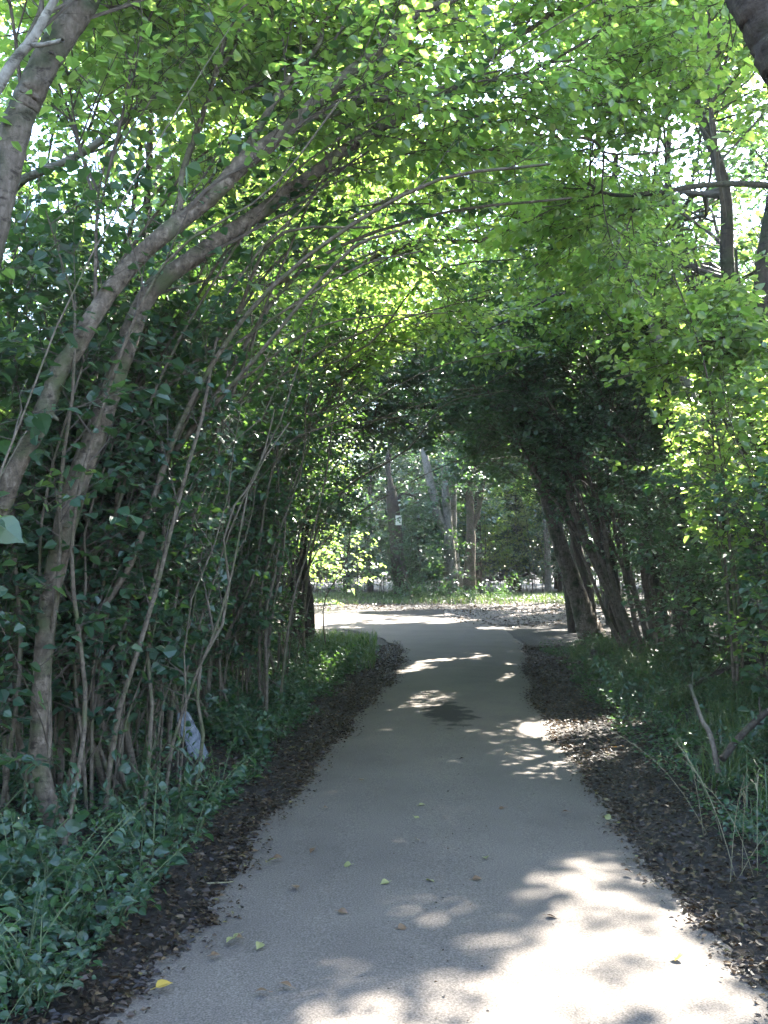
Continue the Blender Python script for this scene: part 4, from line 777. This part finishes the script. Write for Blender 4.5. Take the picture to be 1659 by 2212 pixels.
def grass_patch(name, label, n, fx, fy, h, lean=.3, m='grass', wd=.006):
    x, y = fx(n), fy(n); hh = h * (.45 + .8 * rng.random(n)); th = rng.random(n) * 6.28; ll = lean * (.3 + 1.2 * rng.random(n))
    B = np.column_stack([x, y, height(x, y) - .01]); o = np.column_stack([np.cos(th), np.sin(th), np.zeros(n)]); sd = np.column_stack([-np.sin(th), np.cos(th), np.zeros(n)])
    s = np.array([0, .4, .75, 1.0])[None, :, None]; ww = np.array([1, .85, .5, .06])[None, :, None] * wd
    c = B[:, None] + hh[:, None, None] * (np.array([0, 0, 1.]) * (s - .25 * ll[:, None, None] * s ** 2) + o[:, None] * ll[:, None, None] * s ** 2)
    V = np.stack([c - sd[:, None] * ww, c + sd[:, None] * ww], 2).reshape(n * 8, 3); b = (np.arange(n) * 8)[:, None, None]
    a = Acc(); a.add(V, (b + np.array([[0, 1, 3, 2], [2, 3, 5, 4], [4, 5, 7, 6]])[None]).reshape(-1, 4)); return tag(a.build(name, M[m]), label, None, kind='stuff')
cl = rng.normal(size=(60, 2)) * [.45, 2.2] + [0, 0]
def gx1(n):
    grass_patch.k = rng.integers(0, 60, n); grass_patch.y = 3.4 + 13 * rng.random(60)[grass_patch.k] + rng.normal(size=n) * .10
    return rc(grass_patch.y) + 1.95 + 1.7 * rng.random(60)[grass_patch.k] + rng.normal(size=n) * .09
grass_patch('grass', 'tufts of long grass on the right verge', 8000, gx1, lambda n: grass_patch.y, .34, .8, wd=.0035)
grass_patch('grass', 'low grass and herbs in the clearing beyond the bend', 11000, lambda n: rng.uniform(-3, 9, n), lambda n: rng.uniform(31.5, 41, n), .17, .6, wd=.009)
grass_patch('grass', 'thin grass at the edge of the left verge near the bend', 5000, lambda n: rng.uniform(-3.2, -.15, n), lambda n: rng.uniform(14.5, 21.5, n), .22, .5, wd=.007)

# tall seeding grass stalks on the right
for k, (px, py, d, lb) in enumerate([(1600, 1860, 4.9, 'clump of tall pale seeding grass stalks on the right verge'), (1520, 1790, 5.6, 'thin clump of dry grass stalks near the asphalt on the right')]):
    gx_, gy_ = P(px, py, d)[:2]; org = np.array([gx_, gy_, gz(gx_, gy_)]); t = thing('tall_grass', lb, 'grass clump', org)
    for i in range(6 - 3 * k):
        b = org + [rng.normal() * .12, rng.normal() * .12, -.01]; s = np.linspace(0, 1, 7)[:, None]; o = np.array([rng.normal() * .16 - .06, rng.normal() * .15, .55 + .3 * rng.random()])
        c = b + o * s + np.array([o[0], o[1], -.08]) * s ** 3 * .8; a = Acc(); tubes(a, c[None], np.linspace(.0019, .0008, 7)[None], 4)
        tw, L = spawn(c[None], 7, .72, 1, .4, (.03, .06), 3); tubes(a, tw, np.full((len(tw), 3), .0016), 3); a.build('stalk', M['straw'], t, org)

# ------------------------------------------------------------------ small things
def slab():
    a = Acc(); bx, by = Gp(432, 1636); org = np.array([bx, by, gz(bx, by)])
    n, k = 14, 7
    s = np.linspace(0, 1, n)[:, None]; ang = np.arange(24) * 2 * math.pi / 24
    ax = np.array([-0.16, 0.05, 0.34]); axn = nrm(ax); sd = nrm(np.cross(axn, [0.25, -1, 0.2])); th = np.cross(axn, sd)
    V = []
    for i in range(n):
        q = i / (n - 1); wdt = .068 * (1 - .35 * q ** 3) * min(1, 1.0) * (1 if 0 < i < n - 1 else .8); tk = .03 * (1 - .2 * q)
        e = np.sign(np.cos(ang)) * np.abs(np.cos(ang)) ** .45 * wdt; f = np.sign(np.sin(ang)) * np.abs(np.sin(ang)) ** .45 * tk
        V.append(org + ax * (q * 1.12 - .08) + e[:, None] * sd + f[:, None] * th + rng.normal(size=(24, 3)) * .0035)
    V = np.array(V); idx = np.arange(n * 24).reshape(n, 24)
    a.add(V.reshape(-1, 3), np.stack([idx[:-1], np.roll(idx[:-1], -1, 1), np.roll(idx[1:], -1, 1), idx[1:]], -1).reshape(-1, 4))
    a.add(np.vstack([V[-1], V[-1].mean(0)]), np.array([[i, (i + 1) % 24, 24] for i in range(24)]))
    o = a.build('stone_slab', plain_mat('weathered_stone', [(0.25, (.06, .065, .075)), (.5, (.12, .13, .15)), (.8, (.20, .215, .24))], 28, .85, .7), None, org)
    return tag(o, 'small weathered blue grey slab tilting among the leaves on the left verge', 'stone')
slab()
# pale sign on the far trunk, with its dark worn emblem
sp = P(861, 1124, FARD - .34); t = thing('trail_sign', 'small pale rectangular sign fixed to the broken topped trunk beyond the bend', 'sign', sp)
def box(acc, c, h, bev=.0, m=0):
    c = np.asarray(c, float); h = np.asarray(h, float); k = []
    V = np.array([[x, y, z] for x in (-1, 1) for y in (-1, 1) for z in (-1, 1)], float) * h + c
    acc.add(V, np.array([[0, 1, 3, 2], [4, 6, 7, 5], [0, 4, 5, 1], [2, 3, 7, 6], [0, 2, 6, 4], [1, 5, 7, 3]]), m)
a = Acc(); box(a, (0, 0, 0), (.118, .008, .185)); o = a.build('panel', plain_mat('sign_paint', [(0.3, (.50, .50, .44)), (.7, (.62, .62, .56))], 14, .5, .1), t)
a = Acc(); th = np.arange(10) * 6.283 / 10; rr = .055 * (1 + .25 * rng.normal(size=10)); V = np.column_stack([.03 + rr * np.cos(th), np.full(10, -.0105), .095 + rr * np.sin(th) * .9]); a.add(np.vstack([V, [[.03, -.0105, .095]]]), np.array([[i, 10, (i + 1) % 10] for i in range(10)]))
a.build('emblem', plain_mat('sign_emblem', [(0.3, (.05, .05, .05)), (.7, (.16, .16, .14))], 30, .6, .1), t)
a = Acc(); box(a, (0, .012, .2), (.012, .012, .012)); a.build('nail', M['bark_dark'], t)

# dead sticks and logs
def stick(name, label, lst, bark, cat='branch', forks=()):
    p, r = pts(lst); org = root_at(p[0]); a = Acc(); c = limb_tube(a, p, r, seg=8, per=6)
    if len(forks):
        b, L = spawn(resample(c, 8)[None], len(forks), .3, 1, .7, (.2, .6), 5, 0, 0); tubes(a, b, np.linspace(r.mean() * .5, r.mean() * .2, 5)[None] * np.ones((len(b), 1)), 5)
    return tag(a.build(name, M[bark], None, org, True), label, cat)
stick('dead_stick', 'pale brown broken stick standing crooked in the right undergrowth', [(1552, 1668, 6.6, 12), (1535, 1590, 6.6, 11), (1515, 1552, 6.7, 9), (1490, 1478, 6.8, 7)], 'bark_coppice', forks=(1,))
stick('fallen_branch', 'dark fallen branch sloping up to the right edge in the undergrowth', [(1560, 1640, 6.4, 16), (1600, 1590, 6.5, 15), (1660, 1535, 6.6, 13), (1740, 1480, 6.8, 10)], 'bark_dark', forks=(1, 2, 3))
stick('fallen_branch', 'thin dark branch lying over the right verge behind the broken stick', [(1430, 1500, 10.5, 12), (1500, 1478, 10.4, 11), (1580, 1440, 10.2, 9), (1650, 1425, 10, 7)], 'bark_dark', forks=(1, 2, 3))
stick('fallen_log', 'long dark log lying at the back of the clearing beyond the bend', [(1030, 1252, 40, 9), (1070, 1250, 40, 10), (1110, 1247, 40, 9), (1140, 1240, 40, 6)], 'bark_dark', 'log', forks=(1, 2))
stick('fallen_twig', 'thin pale twig lying on the dark verge beside the left asphalt edge', [(447, 1908, 4.7, 3), (470, 1907, 4.7, 3), (490, 1906, 4.7, 2.4), (505, 1904, 4.7, 2)], 'straw' if 'straw' in M else 'twig', 'twig')

def fallen(px, py, kind, s, label=None):
    x, y = Gp(px, py); a = Acc(); th = rng.random() * 6.28; z = float(height(x, y)) + .048
    D = np.array([[math.cos(th), math.sin(th), .25 * rng.normal()]]); Nn = nrm(np.array([[rng.normal() * .35, rng.normal() * .35, 1]]))
    leaves(a, np.zeros((1, 3)), D, Nn, np.array([s]), np.array([.65 + .2 * rng.random()]), 'near'); a.v[0] += np.array([x, y, z])
    tubes(a, np.array([[[x, y, z]] - D[0] * k * s * .16 for k in (0, 1, 2)]).reshape(1, 3, 3), np.full((1, 3), .0012), 3)
    o = a.build('fallen_leaf', M[kind], None, (x, y, z))
    tag(o, label or {'leaf_yellow': 'yellow leaf lying on the asphalt', 'leaf_pale': 'pale greenish leaf lying on the grey asphalt', 'leaf_brown': 'curled brown leaf lying on the grey asphalt'}[kind], 'leaf', 'fallen leaves on the path')
fallen(336, 2162, 'leaf_yellow', .07, 'yellow leaf on the asphalt near the bottom left corner of the path')
fallen(1868 - 400, 2083, 'leaf_yellow', .06, 'yellow orange leaf lying in the big sunlit patch on the path')
for q in [(580, 1880), (758, 1887), (520, 2040), (565, 2062), (505, 2050), (905, 1755), (895, 1780), (935, 1925), (840, 1925), (1320, 1785), (1260, 1690), (1180, 1620), (1050, 1870)]: fallen(*q, 'leaf_pale', .05)
for q in [(590, 1872), (680, 1850), (476, 1958), (525, 2050), (580, 2170), (630, 2160), (455, 2090), (640, 1940), (860, 2030), (1020, 1920), (1090, 1760), (1230, 1770), (1000, 1650), (780, 1700), (700, 1760), (1100, 1640), (1350, 1900), (900, 1830), (730, 1990), (1180, 2000)]: fallen(*q, 'leaf_brown', .05)
fallen(220, 2048, 'leaf_yellow', .06, 'yellow green leaf lying on the dark litter left of the asphalt')
# ------------------------------------------------------------------ thin haze added to give a veiling glow under the trees
a = Acc(); box(a, (2, 140, 9), (440, 480, 11.5))
m, t_, o_ = mat('glare_haze'); pv = N(t_, 'ShaderNodeVolumePrincipled'); pv.inputs['Density'].default_value = HAZE; pv.inputs['Color'].default_value = (.92, .95, 1, 1); pv.inputs['Anisotropy'].default_value = 0.35
t_.links.new(pv.outputs[0], o_.inputs['Volume']); ho = tag(a.build('haze', m), 'thin pale haze added as a glare like veil under the trees', None, kind='stuff')
print('all', TOTAL[0])
